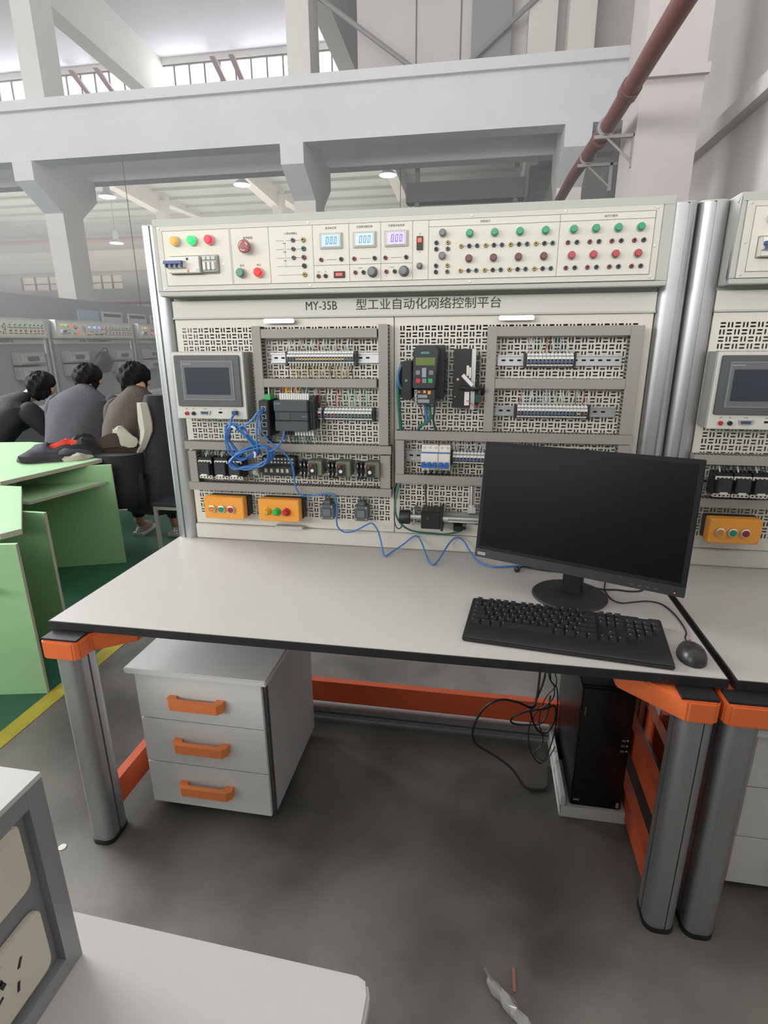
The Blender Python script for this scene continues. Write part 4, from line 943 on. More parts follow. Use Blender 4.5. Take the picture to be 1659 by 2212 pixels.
for x, y, w_ in rows:
    k_ = round(w_, 4)
    if k_ not in KM:
        g = .0014; a0, a1 = g, w_-g; c0, c1 = -vz/2+g, vz/2-g; s_ = .0022
        m = M(); v = [(a0, c0, 0), (a1, c0, 0), (a1, c1, 0), (a0, c1, 0), (a0+s_, c0+s_, .0075), (a1-s_, c0+s_, .0075), (a1-s_, c1-s_*.6, .0075), (a0+s_, c1-s_*.6, .0075)]
        m.add(v, [(0, 3, 2, 1), (4, 5, 6, 7), (0, 1, 5, 4), (1, 2, 6, 5), (2, 3, 7, 6), (3, 0, 4, 7)], keym)
        m.box(a0+s_+.001, a0+s_+.0032, .002, .0045, .0075, .0077, mat('key_print', '#b9bcbe', .5))
        KM[k_] = ring_mesh('key', m)
    o = bpy.data.objects.new('key', KM[k_]); COL.objects.link(o); o.parent = kb
    o.location = (x, y, .0168+(y+.04)*.063); o.rotation_euler = (R(3.6), 0, 0)
M().box(.20, .225, .098, .103, .0255, .0262, mat('key_print', '#b9bcbe')).build('lock_lights', kb, smooth=False)
# mouse
mo = thing('mouse', 'black corded mouse to the right of the keyboard', 'mouse', (1.755, .10, .7605))
mmt = Matrix.Translation((1.757, .092, .7605)) @ Matrix.Rotation(R(-8), 4, 'Z')
b = M(); b.T = mmt
prof = []
NU, NV = 20, 8
vv = []; ff = []
for j in range(NV+1):
    t_ = j/NV*math.pi/2
    for i in range(NU):
        a = 2*math.pi*i/NU; ex = .034*(1-.10*math.sin(a)); r_ = math.cos(t_)**.6
        vv.append((ex*math.cos(a)*r_, .056*math.sin(a)*r_, .034*math.sin(t_)*(1-.18*math.sin(a))))
for j in range(NV):
    for i in range(NU): ff.append((j*NU+i, j*NU+(i+1) % NU, (j+1)*NU+(i+1) % NU, (j+1)*NU+i))
b.add(vv, ff, mat('mouse_black', '#2b2b2d', .35)).build('shell', mo)
b = M(); b.T = mmt; b.lathe([(.006, 0), (.006, .004)], (-.002, .034, .0225), (1, 0, 0), mat('wheel_red', '#8f2f2c', .5), 14).build('scroll_wheel', mo)
M().tube([(1.764, .150, .772), (1.770, .178, .766), (1.786, .22, .763), (1.789, .29, .763), (1.783, .345, .763), (1.768, .385, .763), (1.735, .398, .763), (1.69, .385, .763), (1.65, .372, .763), (1.627, .40, .763), (1.622, .46, .763), (1.635, .52, .763), (1.66, .60, .763)], .0021, black, 6).build('cord', mo)
cable('monitor_cable', 'short black cable loop behind the monitor foot', [(1.54, .47, .765), (1.58, .462, .768), (1.62, .462, .764), (1.66, .468, .763), (1.70, .462, .763), (1.74, .48, .763), (1.76, .55, .763)], .0028, black)
cable('monitor_cable', 'black cable with a round plug end lying left of the monitor foot', [(1.357, .575, .768), (1.375, .60, .768), (1.40, .602, .766), (1.44, .592, .765), (1.50, .585, .765), (1.56, .60, .765)], .0034, black)
tag(M().lathe([(.004, 0), (.010, .004), (.010, .014), (.004, .020)], (1.347, .566, .7705), (.75, .6, 0), black, 14).build('cable_plug'), 'small round black plug on the desk left of the monitor foot', 'plug')

# ================================================================== UNDER THE DESK
def make_pedestal():
    t = thing('drawer_pedestal', 'light grey three drawer pedestal with orange handles under the main bench', 'drawer unit', (.165, .11, 0), group='three drawer pedestals')
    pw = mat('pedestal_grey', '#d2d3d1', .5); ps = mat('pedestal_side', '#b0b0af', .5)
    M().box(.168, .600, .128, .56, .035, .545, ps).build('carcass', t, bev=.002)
    M().box(.150, .615, .085, .57, .545, .565, pw).build('top', t, bev=.003)
    H = ring_mesh('handle', M().prism([(-.092, 0), (-.092, -.020), (-.078, -.034), (.078, -.034), (.092, -.020), (.092, 0), (.066, 0), (.066, -.010), (.058, -.018), (-.058, -.018), (-.066, -.010), (-.066, 0)], -.020, .012, mat('handle_orange', '#df8047', .5), 'z'))
    for i, (z0, z1) in enumerate(((.372, .543), (.203, .369), (.035, .200))):
        d = M().box(.168, .590, .108, .128, z0, z1, pw).build('drawer', t, bev=.002)
        place('handle', H, d, .375, (z0+z1)/2+.008-.01*(i == 0), .108)
    M().box(.592, .600, .118, .135, .035, .543, alud).build('edge_channel', t, smooth=False)
    for x in (.20, .57):
        for y in (.15, .52): M().cyl((x-.008, y, .018), (x+.008, y, .018), .0178, black, 14).box(x-.004, x+.004, y-.006, y+.006, .018, .036, dark).build('caster', t)
    return t
ped = make_pedestal()
foam = mat('foam_white', '#c4c5c3', .8, bump=.3, bscale=150)
ft = thing('foam_tray', 'white foam tray on the floor under the black computer tower', 'tray', (1.52, .30, 0))
M().box(1.525, 1.735, .30, .74, 0, .045, foam).box(1.525, 1.54, .30, .74, .045, .085, foam).build('tray', ft, bev=.002)
tw = thing('computer_tower', 'black computer tower standing on the white foam tray', 'computer', (1.635, .5, .045))
M().box(1.557, 1.716, .325, .70, .0455, .50, mat('tower_black', '#121315', .35)).build('case', tw, bev=.003)
M().box(1.557, 1.716, .309, .326, .0455, .50, mat('tower_front', '#0e0f10', .22)).build('front_panel', tw, bev=.004)
pt_ = M()
for k in range(3): pt_.box(1.690, 1.702, .3078, .309, .275+.020*k, .283+.020*k, mat('port_brass', '#5c5a50', .4)).box(1.706, 1.710, .3078, .309, .278+.020*k, .283+.020*k, ringm)
pt_.build('front_ports', tw, smooth=False)
M().box(1.566, 1.584, .3076, .309, .068, .074, mat('sticker_blue', '#7a86a6', .4)).box(1.700, 1.709, .3076, .309, .056, .076, mat('sticker_pink', '#a57f7f', .4)).box(1.570, 1.573, .3076, .309, .40, .43, mat('port_brass', '#5c5a50')).build('stickers', tw, smooth=False)
tagl = [('thick black cable looping out over the floor left of the tower', [(1.452, .55, .72), (1.455, .53, .45), (1.448, .50, .32), (1.432, .48, .285), (1.38, .46, .315), (1.317, .45, .325), (1.262, .45, .28), (1.230, .44, .20), (1.243, .44, .14), (1.31, .45, .09), (1.375, .43, .055), (1.42, .40, .012), (1.46, .40, .006), (1.50, .42, .006), (1.515, .52, .006)], .0042),
        ('black cable with a low round loop in front of the orange rail', [(1.480, .56, .72), (1.474, .52, .42), (1.448, .50, .31), (1.430, .49, .26), (1.455, .49, .19), (1.49, .50, .17), (1.515, .50, .22), (1.512, .50, .285), (1.47, .49, .275), (1.42, .48, .268), (1.370, .48, .24), (1.368, .49, .205), (1.42, .50, .195), (1.48, .50, .22), (1.50, .54, .30)], .0036),
        ('thin black cable hanging in a long narrow loop beside the tower', [(1.492, .56, .72), (1.482, .53, .42), (1.505, .51, .36), (1.500, .50, .31), (1.450, .50, .25), (1.428, .49, .18), (1.440, .48, .10), (1.478, .47, .06), (1.505, .48, .12), (1.522, .50, .22), (1.518, .52, .34), (1.490, .53, .40), (1.50, .56, .71)], .0024),
        ('thin black cable twisting close to the tower side', [(1.51, .58, .72), (1.500, .55, .45), (1.515, .53, .36), (1.480, .52, .30), (1.462, .50, .22), (1.482, .49, .14), (1.455, .48, .09), (1.50, .50, .05), (1.53, .52, .10)], .0020)]
for lb, pts, r_ in tagl: cable('power_cable', lb, pts, r_, black, 7, 'cables beside the tower')
# tall screen added out of view behind the camera to shade the floor
rb_ = thing('shade_screen', 'tall grey screen added unseen behind the camera to shade the floor', 'shade screen', (2.5, -1.95, 0))
M().box(0, 3.7, -1.99, -1.95, .1, 1.92, paint).box(0, .08, -2.03, -1.93, 0, 1.93, alu).box(3.62, 3.7, -2.03, -1.93, 0, 1.93, alu).build('panel', rb_, smooth=False)
# litter on the floor
tag(M().lathe([(.0, 0), (.012, .0003), (.012, .0016), (0, .002)], (-.038, -.082, .0005), (0, 0, 1), white, 14).build('paper_scrap'), 'tiny white oval scrap on the floor left of the bench leg', 'scrap')
tag(M().prism(rrect(1.347, 1.356, -.262, -.205, .003), .0005, .004, mat('stick_pink', '#a2705c', .6), 'z').build('wooden_stick', bev=.001), 'short reddish stick on the dark floor near the camera', 'stick')
bw = mat('clear_wrapper', '#bdbcb8', .15, alpha=.45, spec=.8)
rr = random.Random(5); wv = []; wf_ = []
for i in range(9):
    for j in range(5): wv.append((1.275+i*.014+rr.uniform(-.004, .004)+(4-j)*.002, -.265-i*.014+j*.012+rr.uniform(-.003, .003), .004+rr.uniform(0, .018)+.012*math.sin(j*.8)))
for i in range(8):
    for j in range(4): wf_.append((i*5+j, i*5+j+1, (i+1)*5+j+1, (i+1)*5+j))
wm_ = M().add(wv, wf_, bw).build('plastic_wrapper'); s_ = wm_.modifiers.new('thickness', 'SOLIDIFY'); s_.thickness = .0005
tag(wm_, 'crumpled clear plastic wrapper on the dark floor near the camera', 'wrapper')

# ================================================================== SECOND BENCH TO THE RIGHT
DX = 1.8275
def off(o, dx=DX, dz=0): return (o.location.x+dx, o.location.y, o.location.z+dz)
bench2 = copy_tree(bench, off(bench), label='workbench cut by the right picture edge, silver post beside the main bench')
for ch in bench2.children:      # its front leg stands right against the neighbour's
    if ch.name.split('.')[0] in ('leg', 'corner_bracket', 'bracket_plug') and sum(v.co.x for v in ch.data.vertices)/len(ch.data.vertices) < .5: ch.location.x -= .064 if ch.name.startswith('leg') else .047
copy_tree(console, off(console), label='control console at the right picture edge')
copy_tree(dl, off(dl), label='slotted steel panel at the right picture edge')
copy_tree(hmi, (hmi.location.x+1.815, hmi.location.y, hmi.location.z-.004), label='touch screen unit cut by the right picture edge')
copy_tree(ped, off(ped, 1.79), label='grey drawer pedestal in the dark at the right picture edge')
duct(1.905, 2.55, 1.131, 1.163, 'duct right of the monitor below the touch screen')
duct(1.925, 2.55, .985, 1.016, 'duct right of the monitor above the yellow button box')
for k in range(3):
    x = 1.972+k*.056
    contactor(x, ['contactor behind the monitor right edge on the right bench', 'middle contactor of the right bench', 'contactor at the right picture edge'][k])
din_rail(1.92, 2.5, 1.066, 'metal rail carrying the contactors of the right bench')
button_box(1.974, 'yellow button box right of the monitor, cut off bench', (ob_, gb2, rb2))

# ================================================================== ROW OF BENCHES AT THE LEFT, TURNED TO FACE THIS WAY
X0 = -3.54; SC = (.989, 1, .945)
rowb = [3.50, 5.305, 7.11]
side = ['nearest, at the left picture edge', 'in the middle behind the seated people', 'farthest, beside the silver post']
store = mat('module_grey', '#8f938f', .5); store2 = mat('module_front', '#a4a8a3', .4); stored = mat('module_dark', '#5b605f', .6)
def module(loc, lab, grp):
    t = thing('plug_in_module', lab, 'module', (0, 0, 0), group=grp)
    M().box(0, .40, .62, .735, 0, .15, store).box(.02, .38, .610, .622, .018, .135, store2).box(.03, .37, .606, .612, .10, .112, paint2).build('case', t, bev=.003)
    M().prism(rrect(.10, .28, .045, .095, .022, 5), .598, .612, stored, 'y').build('handle', t, bev=.004)
    t.location = loc; t.rotation_euler = (0, 0, R(90)); return t
for i, y0 in enumerate(rowb):
    def T(o, lab): 
        l = o.location; return copy_tree(o, (X0-l.y, y0+l.x, l.z*SC[2]), R(90), label=lab, scale=SC)
    T(bench, 'turned workbench of the left row, '+side[i]); 
    c = T(console, 'control console of the left row, '+side[i])
    m = thing('panel_backing', 'plain grey panel of the left row, '+side[i], 'panel', (0, 0, 0), group='panels of the left row')
    M().box(.085, 1.736, .74, .752, .824, 1.605, store).build('sheet', m, smooth=False)
    m.location = (X0, y0, 0); m.rotation_euler = (0, 0, R(90)); m.scale = SC
    for (a, z, nm) in ((.30, 1.30, 'upper left'), (.30, 1.13, 'lower left'), (1.17, 1.30, 'upper right'), (1.17, 1.13, 'lower right')):
        module((X0, y0+a-.12*(a < 1), z-.02), '%s module with dark handle, left row bench %s' % (nm, side[i].split(',')[0]), 'plug-in modules of the left row')
bagm = mat('bag_black', '#25272b', .35)
bg_ = thing('black_bag', 'shiny black bag hanging between the modules of the left row', 'bag', (-4.1, 6.1, 1.2))
b = M(); vv = []; ff = []
for j in range(9):
    for i in range(14):
        a = 2*math.pi*i/14; q = math.sin(math.pi*(j+.6)/9.2)**.6
        vv.append((-4.12+.07*q*math.cos(a), 6.12+.17*q*math.sin(a)*(1+.08*math.sin(5*a+j)), 1.12+.29*j/8))
for j in range(8):
    for i in range(14): ff.append((j*14+i, j*14+(i+1) % 14, (j+1)*14+(i+1) % 14, (j+1)*14+i))
b.add(vv, ff, bagm).build('body', bg_); M().tube([(-4.10, 6.05, 1.38), (-4.08, 6.08, 1.45), (-4.08, 6.16, 1.45), (-4.10, 6.19, 1.38)], .008, bagm, 6).build('handle', bg_)

# ================================================================== GREEN DESKS
gtop = mat('green_laminate', '#90b787', .45); ged = mat('green_desk_edge', '#a9a796', .6); gpan = mat('green_panel', '#92bd8a', .5)
def inset(pts, d):
    cx = sum(p[0] for p in pts)/len(pts); cy = sum(p[1] for p in pts)/len(pts)
    return [(cx+(p[0]-cx)*(1-d), cy+(p[1]-cy)*(1-d)) for p in pts]
def slab(pts, z0, z1): return M().prism(pts, z0, z1-.001, ged, 'z').prism(inset(pts, .004), z1-.001, z1, gtop, 'z')
def wall2(p, q, z0, z1, th=.018):
    d = Vector((q[0]-p[0], q[1]-p[1])).normalized(); n = Vector((-d.y, d.x))*th/2
    pts = [(p[0]+n.x, p[1]+n.y), (q[0]+n.x, q[1]+n.y), (q[0]-n.x, q[1]-n.y), (p[0]-n.x, p[1]-n.y)]
    e = d*.001
    return M().prism(pts, z0, z1, gpan, 'z').prism([(q[0]+n.x, q[1]+n.y), (q[0]+n.x+e.x, q[1]+n.y+e.y), (q[0]-n.x+e.x, q[1]-n.y+e.y), (q[0]-n.x, q[1]-n.y)], z0, z1, ged, 'z')
t = thing('green_desk', 'green laminate desk farther back, holding the heap of dark clothes', 'desk', (-2.1, 2.1, 0), group='green desks')
slab([(-1.37, 2.28), (-1.72, 2.62), (-2.45, 2.72), (-3.0, 2.60), (-3.0, 1.55), (-1.56, 1.48)], .725, .75).build('tabletop', t, smooth=False)
wall2((-1.86, 1.90), (-1.29, 2.115), 0, .725).build('side_panel', t, smooth=False)
wall2((-2.9, 1.62), (-1.60, 1.56), 0, .725).build('side_panel', t, smooth=False)
wall2((-1.95, 1.52), (-1.86, 1.91), 0, .725).build('modesty_panel', t, smooth=False)
slab([(-1.31, 2.06), (-1.80, 1.90), (-1.90, 1.60), (-1.44, 1.53)], .60, .618).build('keyboard_shelf', t, smooth=False)
hl = M()
for x, y in ((-2.40, 2.02), (-2.52, 1.86)): hl.lathe([(.032, 0), (.034, .0015), (.026, .0016)], (x, y, .7498), (0, 0, 1), mat('hole_cover', '#7ea078', .5), 24)
hl.build('cable_hole', t)
t = thing('green_desk', 'green laminate desk nearest the camera at the left picture edge', 'desk', (-1.3, .9, 0), group='green desks')
slab([(-1.35, 1.405), (-.755, .743), (-.79, .665), (-1.35, .56), (-2.3, .60), (-2.3, 1.40)], .725, .75).build('tabletop', t, smooth=False)
wall2((-1.75, .40), (-.685, .632), 0, .725).build('side_panel', t, smooth=False)
wall2((-1.9, 1.05), (-.90, 1.045), 0, .725).build('side_panel', t, smooth=False)
wall2((-1.35, .50), (-1.35, 1.04), 0, .725).build('modesty_panel', t, smooth=False)
M().box(-.86, -.80, .50, .56, .53, .545, ged).build('shelf_edge', t, smooth=False)

# ================================================================== CLOTHES HEAP AND STOOL
cl_dark = mat('cloth_charcoal', '#333338', .9, bump=.3, bscale=60); cl_black = mat('cloth_black', '#1c1d20', .85, bump=.3, bscale=50)
cl_gray = mat('cloth_grey', '#35353a', .9, bump=.3, bscale=60); cl_red = mat('cloth_red', '#e0432c', .8); cl_beige = mat('cloth_beige', '#a19f90', .9, bump=.2, bscale=50)
cl_brown = mat('cloth_brown', '#362b21', .9, bump=.35, bscale=45)
def blob(c, rx, ry, rz, m_, seed, amp=.12, n=22, flat=True, name='fold', parent=None, rot=0):
    rr = random.Random(seed); ph = [rr.uniform(0, 6) for _ in range(6)]; v = []; f = []; h = n//2
    for j in range(h+1):
        for i in range(n):
            a = math.pi*j/h; b = 2*math.pi*i/n
            k = 1+amp*(math.sin(3*b+ph[0]+a*2)+.6*math.sin(5*b+ph[1]-a*3)+.5*math.sin(7*a+ph[2]+2*b))
            x, y, z = rx*math.sin(a)*math.cos(b)*k, ry*math.sin(a)*math.sin(b)*k, rz*math.cos(a)*k
            if flat: z = max(z, -.0)+.0 if z < 0 else z
            x, y = x*math.cos(rot)-y*math.sin(rot), x*math.sin(rot)+y*math.cos(rot)
            v.append((c[0]+x, c[1]+y, c[2]+z))
    for j in range(h):
        for i in range(n): f.append((j*n+i, (j+1)*n+i, (j+1)*n+(i+1) % n, j*n+(i+1) % n))
    return M().add(v, f, m_).build(name, parent)
hp = thing('folded_jacket', 'heap of dark jackets with a red lining on the farther green desk', 'jacket', (-1.7, 2.15, .75))
blob((-1.76, 2.12, .751), .19, .16, .10, cl_dark, 1, name='outer_cloth', parent=hp, rot=.7)
blob((-1.60, 2.28, .751), .16, .12, .13, cl_black, 2, name='inner_cloth', parent=hp, rot=.7)
blob((-1.66, 2.19, .80), .125, .045, .072, cl_red, 4, name='red_lining', parent=hp, rot=.75)
blob((-1.64, 2.13, .775), .15, .075, .05, cl_gray, 6, name='sleeve', parent=hp, rot=.6)
blob((-1.57, 2.12, .751), .11, .055, .045, cl_beige, 5, name='pale_lining', parent=hp, rot=.6)
stl = thing('metal_stool', 'pale tube legged stool between the post and the seated people', 'stool', (-1.02, 2.30, 0))
sm_ = mat('stool_tube', '#a9a99c', .5)
M().box(-1.06, -.72, 2.16, 2.48, .42, .44, dark).build('seat', stl, bev=.004)
for x in (-1.04, -.74):
    for y in (2.18, 2.46): M().box(x-.012, x+.012, y-.012, y+.012, 0, .42, sm_).build('leg', stl, bev=.002)
M().box(-1.04, -.74, 2.17, 2.19, .395, .419, sm_).box(-1.04, -.74, 2.45, 2.47, .395, .419, sm_).build('stretchers', stl, smooth=False)

# ================================================================== PEOPLE
def skin(name, verts, edges, m_, parent, sub=2, root=0, mtx=None):
    """verts: list of ((x,y,z),(rx,ry))"""
    me = bpy.data.meshes.new(name); me.from_pydata([v[0] for v in verts], edges, []); o = bpy.data.objects.new(name, me); COL.objects.link(o)
    md = o.modifiers.new('skin', 'SKIN'); md.use_smooth_shade = True; md.branch_smoothing = .3
    for i, v in enumerate(verts):
        s_ = me.skin_vertices[0].data[i]; s_.radius = v[1]; s_.use_root = (i == root)
    sb = o.modifiers.new('sub', 'SUBSURF'); sb.levels = sub; sb.render_levels = sub
    dg_ = bpy.context.evaluated_depsgraph_get(); dg_.update()
    nm = bpy.data.meshes.new_from_object(o.evaluated_get(dg_)); bpy.data.objects.remove(o)
    nm.materials.clear(); nm.materials.append(m_); nm.shade_smooth()
    if mtx: nm.transform(mtx)
    nm.name = name
    q = bpy.data.objects.new(name, nm); COL.objects.link(q)
    if parent: q.parent = parent; ORG[q.name] = Vector((0, 0, 0))
    return q
skinm = mat('skin', '#b58a70', .55); hair = mat('hair_black', '#0b0b0d', .8, spec=.2, bump=.4, bscale=120)
def person(lab, loc, yaw, lean, jacket, trousers, shoe, side=0., head_dx=0., reach=.5, wide=1., down=0., hem=0.):
    """seated figure bending forward; lean in metres the shoulders go forward"""
    t = thing('person', lab, 'person', (0, 0, 0), group='people bent over behind the green desks'); T_ = Matrix.Translation(loc) @ Matrix.Rotation(yaw, 4, 'Z')
    pz = .53; cz_ = 1.04-down; ny = lean; w_ = wide
    pel = (0, 0, pz); sp1 = (side*.3, lean*.25, pz+.17); ch = (side*.7, lean*.65, pz+.36-down*.5); nb = (side, ny, cz_)
    hd = (side+head_dx, ny+.16, cz_+.13); hd2 = (side+head_dx, ny+.13, cz_+.20)
    jaw = (side+head_dx, ny+.22, cz_+.07); nk = (side+head_dx*.45, ny+.07, cz_+.055)
    V = [(pel, (.12*w_, .09)), (sp1, (.11*w_, .08)), (ch, (.125*w_, .085)), (nb, (.075, .065)), (nk, (.056, .056)), (hd, (.082, .095)), (hd2, (.070, .085)), (jaw, (.045, .045))]
    E_ = [(0, 1), (1, 2), (2, 3), (3, 4), (4, 5), (5, 6), (5, 7)]
    nose = len(V); V.append(((jaw[0], jaw[1]+.045, jaw[2]+.035), (.013, .013))); E_.append((5, nose))
    arms = []
    for s_ in (-1, 1):
        sh = (side+s_*.19*w_, ny-.01, cz_-.05); el = (side+s_*.30*w_, ny+.10, cz_-.29); wr = (side+s_*.12, ny+reach*.62, .80)
        i0 = len(V); V += [(sh, (.045, .045)), (el, (.045, .045)), (wr, (.027, .027))]; E_ += [(3, i0), (i0, i0+1), (i0+1, i0+2)]
        pm = (wr[0]-s_*.03, wr[1]+.06, .79); ip = len(V); V.append((pm, (.034, .016))); E_.append((i0+2, ip))
        for k, ln in enumerate((.062, .072, .068, .054)):
            fx = (k-1.5)*.018; b0 = len(V)
            V += [((pm[0]+fx, pm[1]+.035, .789), (.0095, .009)), ((pm[0]+fx*1.1, pm[1]+.035+ln*.55, .785), (.0085, .008)), ((pm[0]+fx*1.1, pm[1]+.035+ln, .772), (.0075, .007))]
            E_ += [(ip, b0), (b0, b0+1), (b0+1, b0+2)]
        b0 = len(V); V += [((pm[0]-s_*.038, pm[1]+.005, .785), (.010, .010)), ((pm[0]-s_*.052, pm[1]+.035, .778), (.0085, .0085))]; E_ += [(ip, b0), (b0, b0+1)]
        arms.append((sh, el, wr))
    legs = []
    for s_ in (-1, 1):
        hp_ = (s_*.095, .04, .50); kn = (s_*.15, .44, .50); an = (s_*.15, .38, .10); to = (s_*.155, .52, .04)
        i0 = len(V); V += [(hp_, (.085, .085)), (kn, (.062, .062)), (an, (.040, .040)), (to, (.036, .028))]; E_ += [(0, i0), (i0, i0+1), (i0+1, i0+2), (i0+2, i0+3)]
        legs.append((hp_, kn, an, to))
    body = skin('body', V, E_, skinm, t, mtx=T_)
    # ears
    em = M(); em.T = T_
    for s_ in (-1, 1): em.ball((hd[0]+s_*.104, hd[1]+.0, hd[2]+.0), .027, skinm, 10, (.45, .8, 1.25))
    em.build('ears', t)
    # jacket over the torso, sleeves over the arms
    jm = M(); jm.T = T_
    hips = M(); hips.T = T_
    prof_ = [((0, -.02, pz-.13), .185*w_, .165), ((0, -.02, pz-.02), .20*w_, .175), ((sp1[0], sp1[1]-.01, sp1[2]), .205*w_, .165), (tuple((sp1[i]+ch[i])/2 for i in range(3)), .215*w_, .165), ((ch[0], ch[1]-.01, ch[2]), .225*w_, .16),
             (((ch[0]+nb[0])/2, (ch[1]+nb[1])/2-.01, (ch[2]+nb[2])/2), .22*w_, .15), ((nb[0], nb[1]-.05, nb[2]-.03), .215*w_, .125), ((nb[0], nb[1]-.02, nb[2]+.02), .15*w_, .10), ((nk[0], nk[1]+.0, nk[2]+.02), .078, .075), ((nk[0], nk[1]+.012, nk[2]+.035), .066, .062)]
    if hem: prof_ = [((0, -.01, hem), .205*w_, .17)]+prof_[2:]
    if hem:
        hv = []; hf = []
        for i, (z_, rx, ry) in enumerate(((.38, .14, .14), (.44, .165, .16), (pz, .17, .16), (hem+.03, .18, .15))):
            for k in range(24): a = 2*math.pi*k/24; hv.append((rx*w_*math.cos(a), -.01+ry*math.sin(a), z_))
        for i in range(3):
            for k in range(24): hf.append((i*24+k, i*24+(k+1) % 24, (i+1)*24+(k+1) % 24, (i+1)*24+k))
        hf += [tuple(range(24)), tuple(72+k for k in range(23, -1, -1))]
        hips.add(hv, hf, trousers).build('waist_layer', t)
    dirs = []
    for i in range(len(prof_)):
        d_ = Vector(prof_[min(i+1, len(prof_)-1)][0])-Vector(prof_[max(i-1, 0)][0]); dirs.append(d_.normalized())
    v = []; f = []; n = 32; rr = random.Random(11)
    for i, (c_, rx, ry) in enumerate(prof_):
        d_ = (dirs[i]+Vector((0, 0, .6))).normalized(); bx = Vector((1, 0, 0)); by = d_.cross(bx).normalized()
        for k in range(n):
            a = 2*math.pi*k/n; q = 1+(.025*math.sin(3*a+i*1.3)+.02*math.sin(7*a-i*.9))*(i < 7)
            v.append(tuple(Vector(c_)+bx*rx*math.cos(a)*q+by*ry*math.sin(a)*q))
    for i in range(len(prof_)-1):
        for k in range(n): f.append((i*n+k, i*n+(k+1) % n, (i+1)*n+(k+1) % n, (i+1)*n+k))
    f += [tuple(range(n))]
    jm.add(v, f, jacket); jo = jm.build('jacket', t)
    for sh, el, wr in arms:
        s_ = 1 if sh[0] > nb[0] else -1
        skin('sleeve', [((sh[0]-s_*.06, sh[1]-.01, sh[2]+.0), (.11, .11)), ((sh[0]+s_*.01, sh[1], sh[2]-.01), (.112, .108)), (el, (.080, .076)), ((wr[0], wr[1]-.02, wr[2]+.005), (.050, .048))], [(0, 1), (1, 2), (2, 3)], jacket, t, mtx=T_)
    TV = [((0, 0, .50), (.155, .13))]; TE = []
    for hp_, kn, an, to in legs:
        i0 = len(TV); TV += [(hp_, (.115, .115)), (kn, (.090, .090)), ((an[0], an[1], an[2]+.03), (.058, .058))]; TE += [(0, i0), (i0, i0+1), (i0+1, i0+2)]
    skin('trousers', TV, TE, trousers, t, mtx=T_)
    for hp_, kn, an, to in legs:
        sm = M(); sm.T = T_ @ Matrix.Translation((an[0], an[1]+.04, 0))
        sm.prism([(-.045, -.09), (.045, -.09), (.052, .06), (.040, .15), (0, .17), (-.040, .15), (-.052, .06)], 0, .030, mat('shoe_sole', '#c8c6be', .6), 'z')
        sm.ball((0, .03, .035), .05, shoe, 14, (.95, 2.4, 1.1)); sm.build('shoe', t, bev=.004)
    # hair: cap over the skull, open at the face
    hm = M(); hm.T = T_ @ Matrix.Translation((hd2[0], hd2[1]+.015, hd2[2]-.045))
    v = []; f = []; n = 40; h = 24; rr = random.Random(int(abs(loc[0])*100)); fd = Vector((0, .80, -.60)).normalized()
    for j in range(h+1):
        for i in range(n):
            a = math.pi*j/h; b_ = 2*math.pi*i/n; d = Vector((math.sin(a)*math.cos(b_), math.sin(a)*math.sin(b_), math.cos(a)))
            c_ = d.dot(fd); k = 1+.05*math.sin(7*b_+5*a)+.035*math.sin(13*b_-8*a)+rr.uniform(-.02, .02)
            r_ = .128*k if c_ < .25 else .128*k-(c_-.25)*.12
            side_ = abs(d.x)*max(0, 1-abs(d.z+.25)*3)
            r_ -= .022*side_
            v.append((d.x*r_*.95, d.y*r_*1.08, d.z*r_*(1.0 if d.z > 0 else 1.05)))
    for j in range(h):
        for i in range(n): f.append((j*n+i, (j+1)*n+i, (j+1)*n+(i+1) % n, j*n+(i+1) % n))
    hm.add(v, f, hair); hm.build('hair', t)
    return t
person('person in a brown jacket bent forward, back to the camera, beside the post', (-1.36, 2.33, 0), R(5), .34, cl_brown, cl_black, mat('shoe_grey', '#8f8078', .7), side=.02, head_dx=-.10, down=-.06, hem=.74)
person('person in a charcoal grey jacket leaning over behind the clothes heap', (-2.24, 2.95, 0), R(4), .22, cl_gray, cl_black, cl_black, side=.02, head_dx=-.03, wide=1.35, down=-.03)
person('person in black at the left picture edge, head bent to the right', (-3.20, 2.98, 0), R(-8), .24, cl_black, cl_black, cl_black, side=.16, head_dx=.24, wide=1.1, down=.04)
# long coat hanging beside the brown jacket
cv = thing('long_black_coat', 'long black coat with beige lining hanging beside the person in brown', 'coat', (-1.12, 2.45, .32))
v = []; f = []; n = 26; h = 16
for j in range(h+1):
    t_ = j/h; z = 1.17-.86*t_; wx = .085+.14*t_**.7; wy = .07+.07*t_
    for i in range(n):
        b_ = 2*math.pi*i/n; k = 1+.07*math.sin(5*b_+t_*2)*t_+.04*math.sin(9*b_)
        v.append((-1.08-.10*t_+wx*math.cos(b_)*k, 2.44+wy*math.sin(b_)*k, z))
for j in range(h):
    for i in range(n): f.append((j*n+i, (j+1)*n+i, (j+1)*n+(i+1) % n, j*n+(i+1) % n))
f += [tuple(range(n)), tuple(h*n+i for i in range(n-1, -1, -1))]
M().add(v, f, mat('coat_black', '#222226', .9, bump=.3, bscale=50)).build('cloth', cv)
def strip(name, pts, parent, m_, y):
    """pts: list of (xleft, xright, z); a hanging fold with thickness"""
    v = []; f = []
    for k, (xa, xb, z) in enumerate(pts):
        v += [(xa, y, z), ((xa+xb)/2, y-.018, z), (xb, y, z), (xb, y+.012, z), (xa, y+.012, z)]
    for k in range(len(pts)-1):
        for i in range(5): f.append((k*5+i, k*5+(i+1) % 5, (k+1)*5+(i+1) % 5, (k+1)*5+i))
    f += [(0, 1, 2, 3, 4), tuple((len(pts)-1)*5+i for i in (4, 3, 2, 1, 0))]
    o = M().add(v, f, m_).build(name, parent); return o
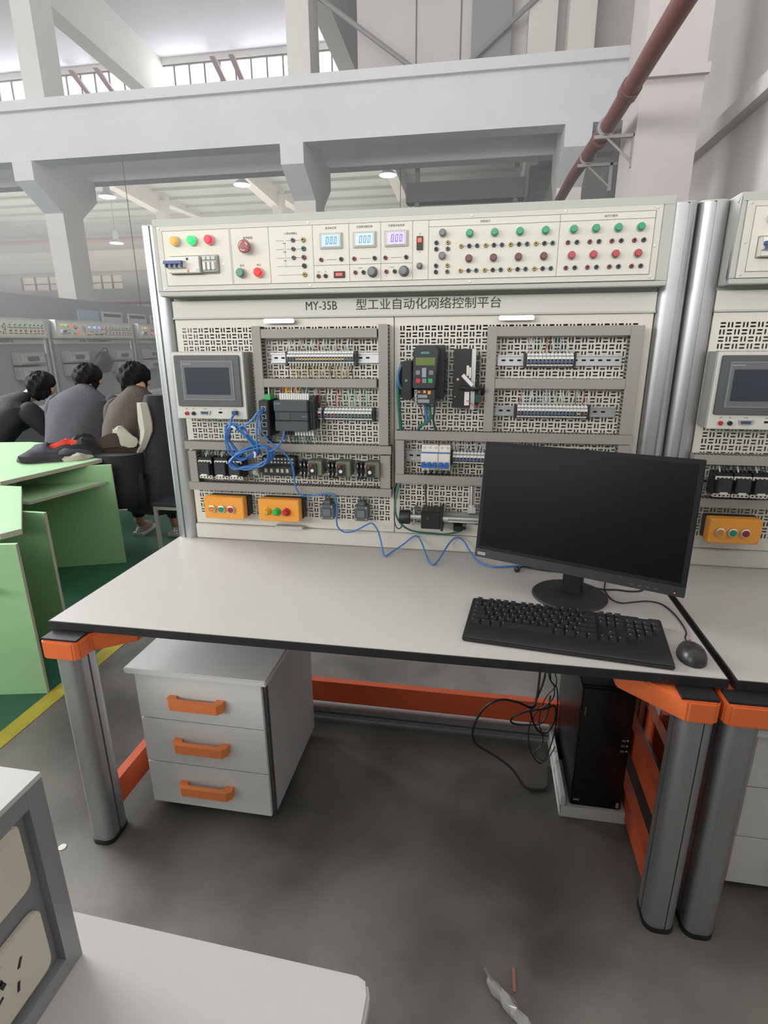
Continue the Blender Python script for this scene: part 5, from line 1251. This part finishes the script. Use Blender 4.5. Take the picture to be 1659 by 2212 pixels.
strip('beige_lining', [(-1.175, -1.100, 1.125), (-1.180, -1.088, 1.06), (-1.185, -1.080, .99), (-1.178, -1.085, .93), (-1.185, -1.110, .88), (-1.215, -1.150, .81), (-1.240, -1.200, .75), (-1.256, -1.245, .70)], cv, cl_beige, 2.33)
strip('beige_sleeve', [(-1.330, -1.300, .962), (-1.372, -1.270, .935), (-1.378, -1.235, .900), (-1.382, -1.195, .875), (-1.384, -1.190, .850), (-1.360, -1.205, .822), (-1.290, -1.225, .812)], cv, cl_beige, 2.30)

# ================================================================== NEAR TABLE AND SOCKET BOX, LOWER LEFT
nt_ = thing('near_table', 'white topped table corner in the foreground at the bottom edge', 'table', (.2, -1.2, 0))
M().prism([(1.105, -1.60), (1.105, -.785), (1.100, -.770), (1.085, -.7635), (-.9, -.695), (-.9, -1.60)], .735, .76, mat('near_top', '#bdb9b5', .45, vary=.03), 'z').build('tabletop', nt_, bev=.004)
for x, y in ((-.8, -.85), (-.8, -1.55), (1.0, -1.55), (.98, -.90)): M().prism(profile(x-.035, x+.035, y-.04, y+.04, .02), 0, .735, alu, 'z').build('leg', nt_)
sbx = thing('socket_box', 'grey metal box of beige mains sockets on the foreground table', 'socket box', (.6, -1.1, .76))
gb = mat('box_grey', '#77787a', .5); gf = mat('box_frame', '#8f9092', .4, metal=.3)
M().box(.50, .712, -1.45, -.812, .7605, 1.045, gb).build('housing', sbx, bev=.002)
M().box(.7122, .724, -1.45, -.824, .7605, .785, gf).box(.7122, .724, -1.45, -.824, 1.022, 1.045, gf).box(.7122, .724, -.8238, -.80, .7605, 1.045, gf).box(.50, .712, -.8118, -.80, .7605, 1.045, gf).build('corner_frame', sbx, smooth=False)
M().box(.50, .724, -1.45, -.80, 1.0452, 1.052, paint).build('lid', sbx, smooth=False)
sk_ = mat('socket_beige', '#c3bfae', .4); hb = mat('socket_slot', '#1e1e1e', .6)
for z0 in (.925, .798):
    for y0 in (-.945, -1.075):
        s_ = M().prism(rrect(y0, y0+.108, z0, z0+.094, .014), .712, .7205, sk_, 'x').build('socket_plate', sbx, bev=.002)
        h_ = M(); cy_ = y0+.054; cz_ = z0+.047
        h_.prism(rrect(cy_-.032, cy_+.032, cz_-.033, cz_+.033, .004), .7205, .7215, sk_, 'x')
        if z0 < .9:
            def sl(y, z, a, L=.006, wd=.0018):
                c_, s2 = math.cos(R(a)), math.sin(R(a)); q = [(y+u_*c_-v_*s2, z+u_*s2+v_*c_) for u_, v_ in ((-L, -wd), (L, -wd), (L, wd), (-L, wd))]
                h_.prism(q, .7214, .7220, hb, 'x')
            sl(cy_+.014, cz_+.012, 60); sl(cy_-.010, cz_+.012, 110, .0055, .003); sl(cy_+.006, cz_-.014, 75); sl(cy_-.018, cz_-.004, 20)
            h_.prism([(cy_-.012+.0035*math.cos(R(a)), cz_+.018+.0035*math.sin(R(a))) for a in range(0, 360, 45)], .7214, .7220, hb, 'x')
        h_.build('socket_face', s_)
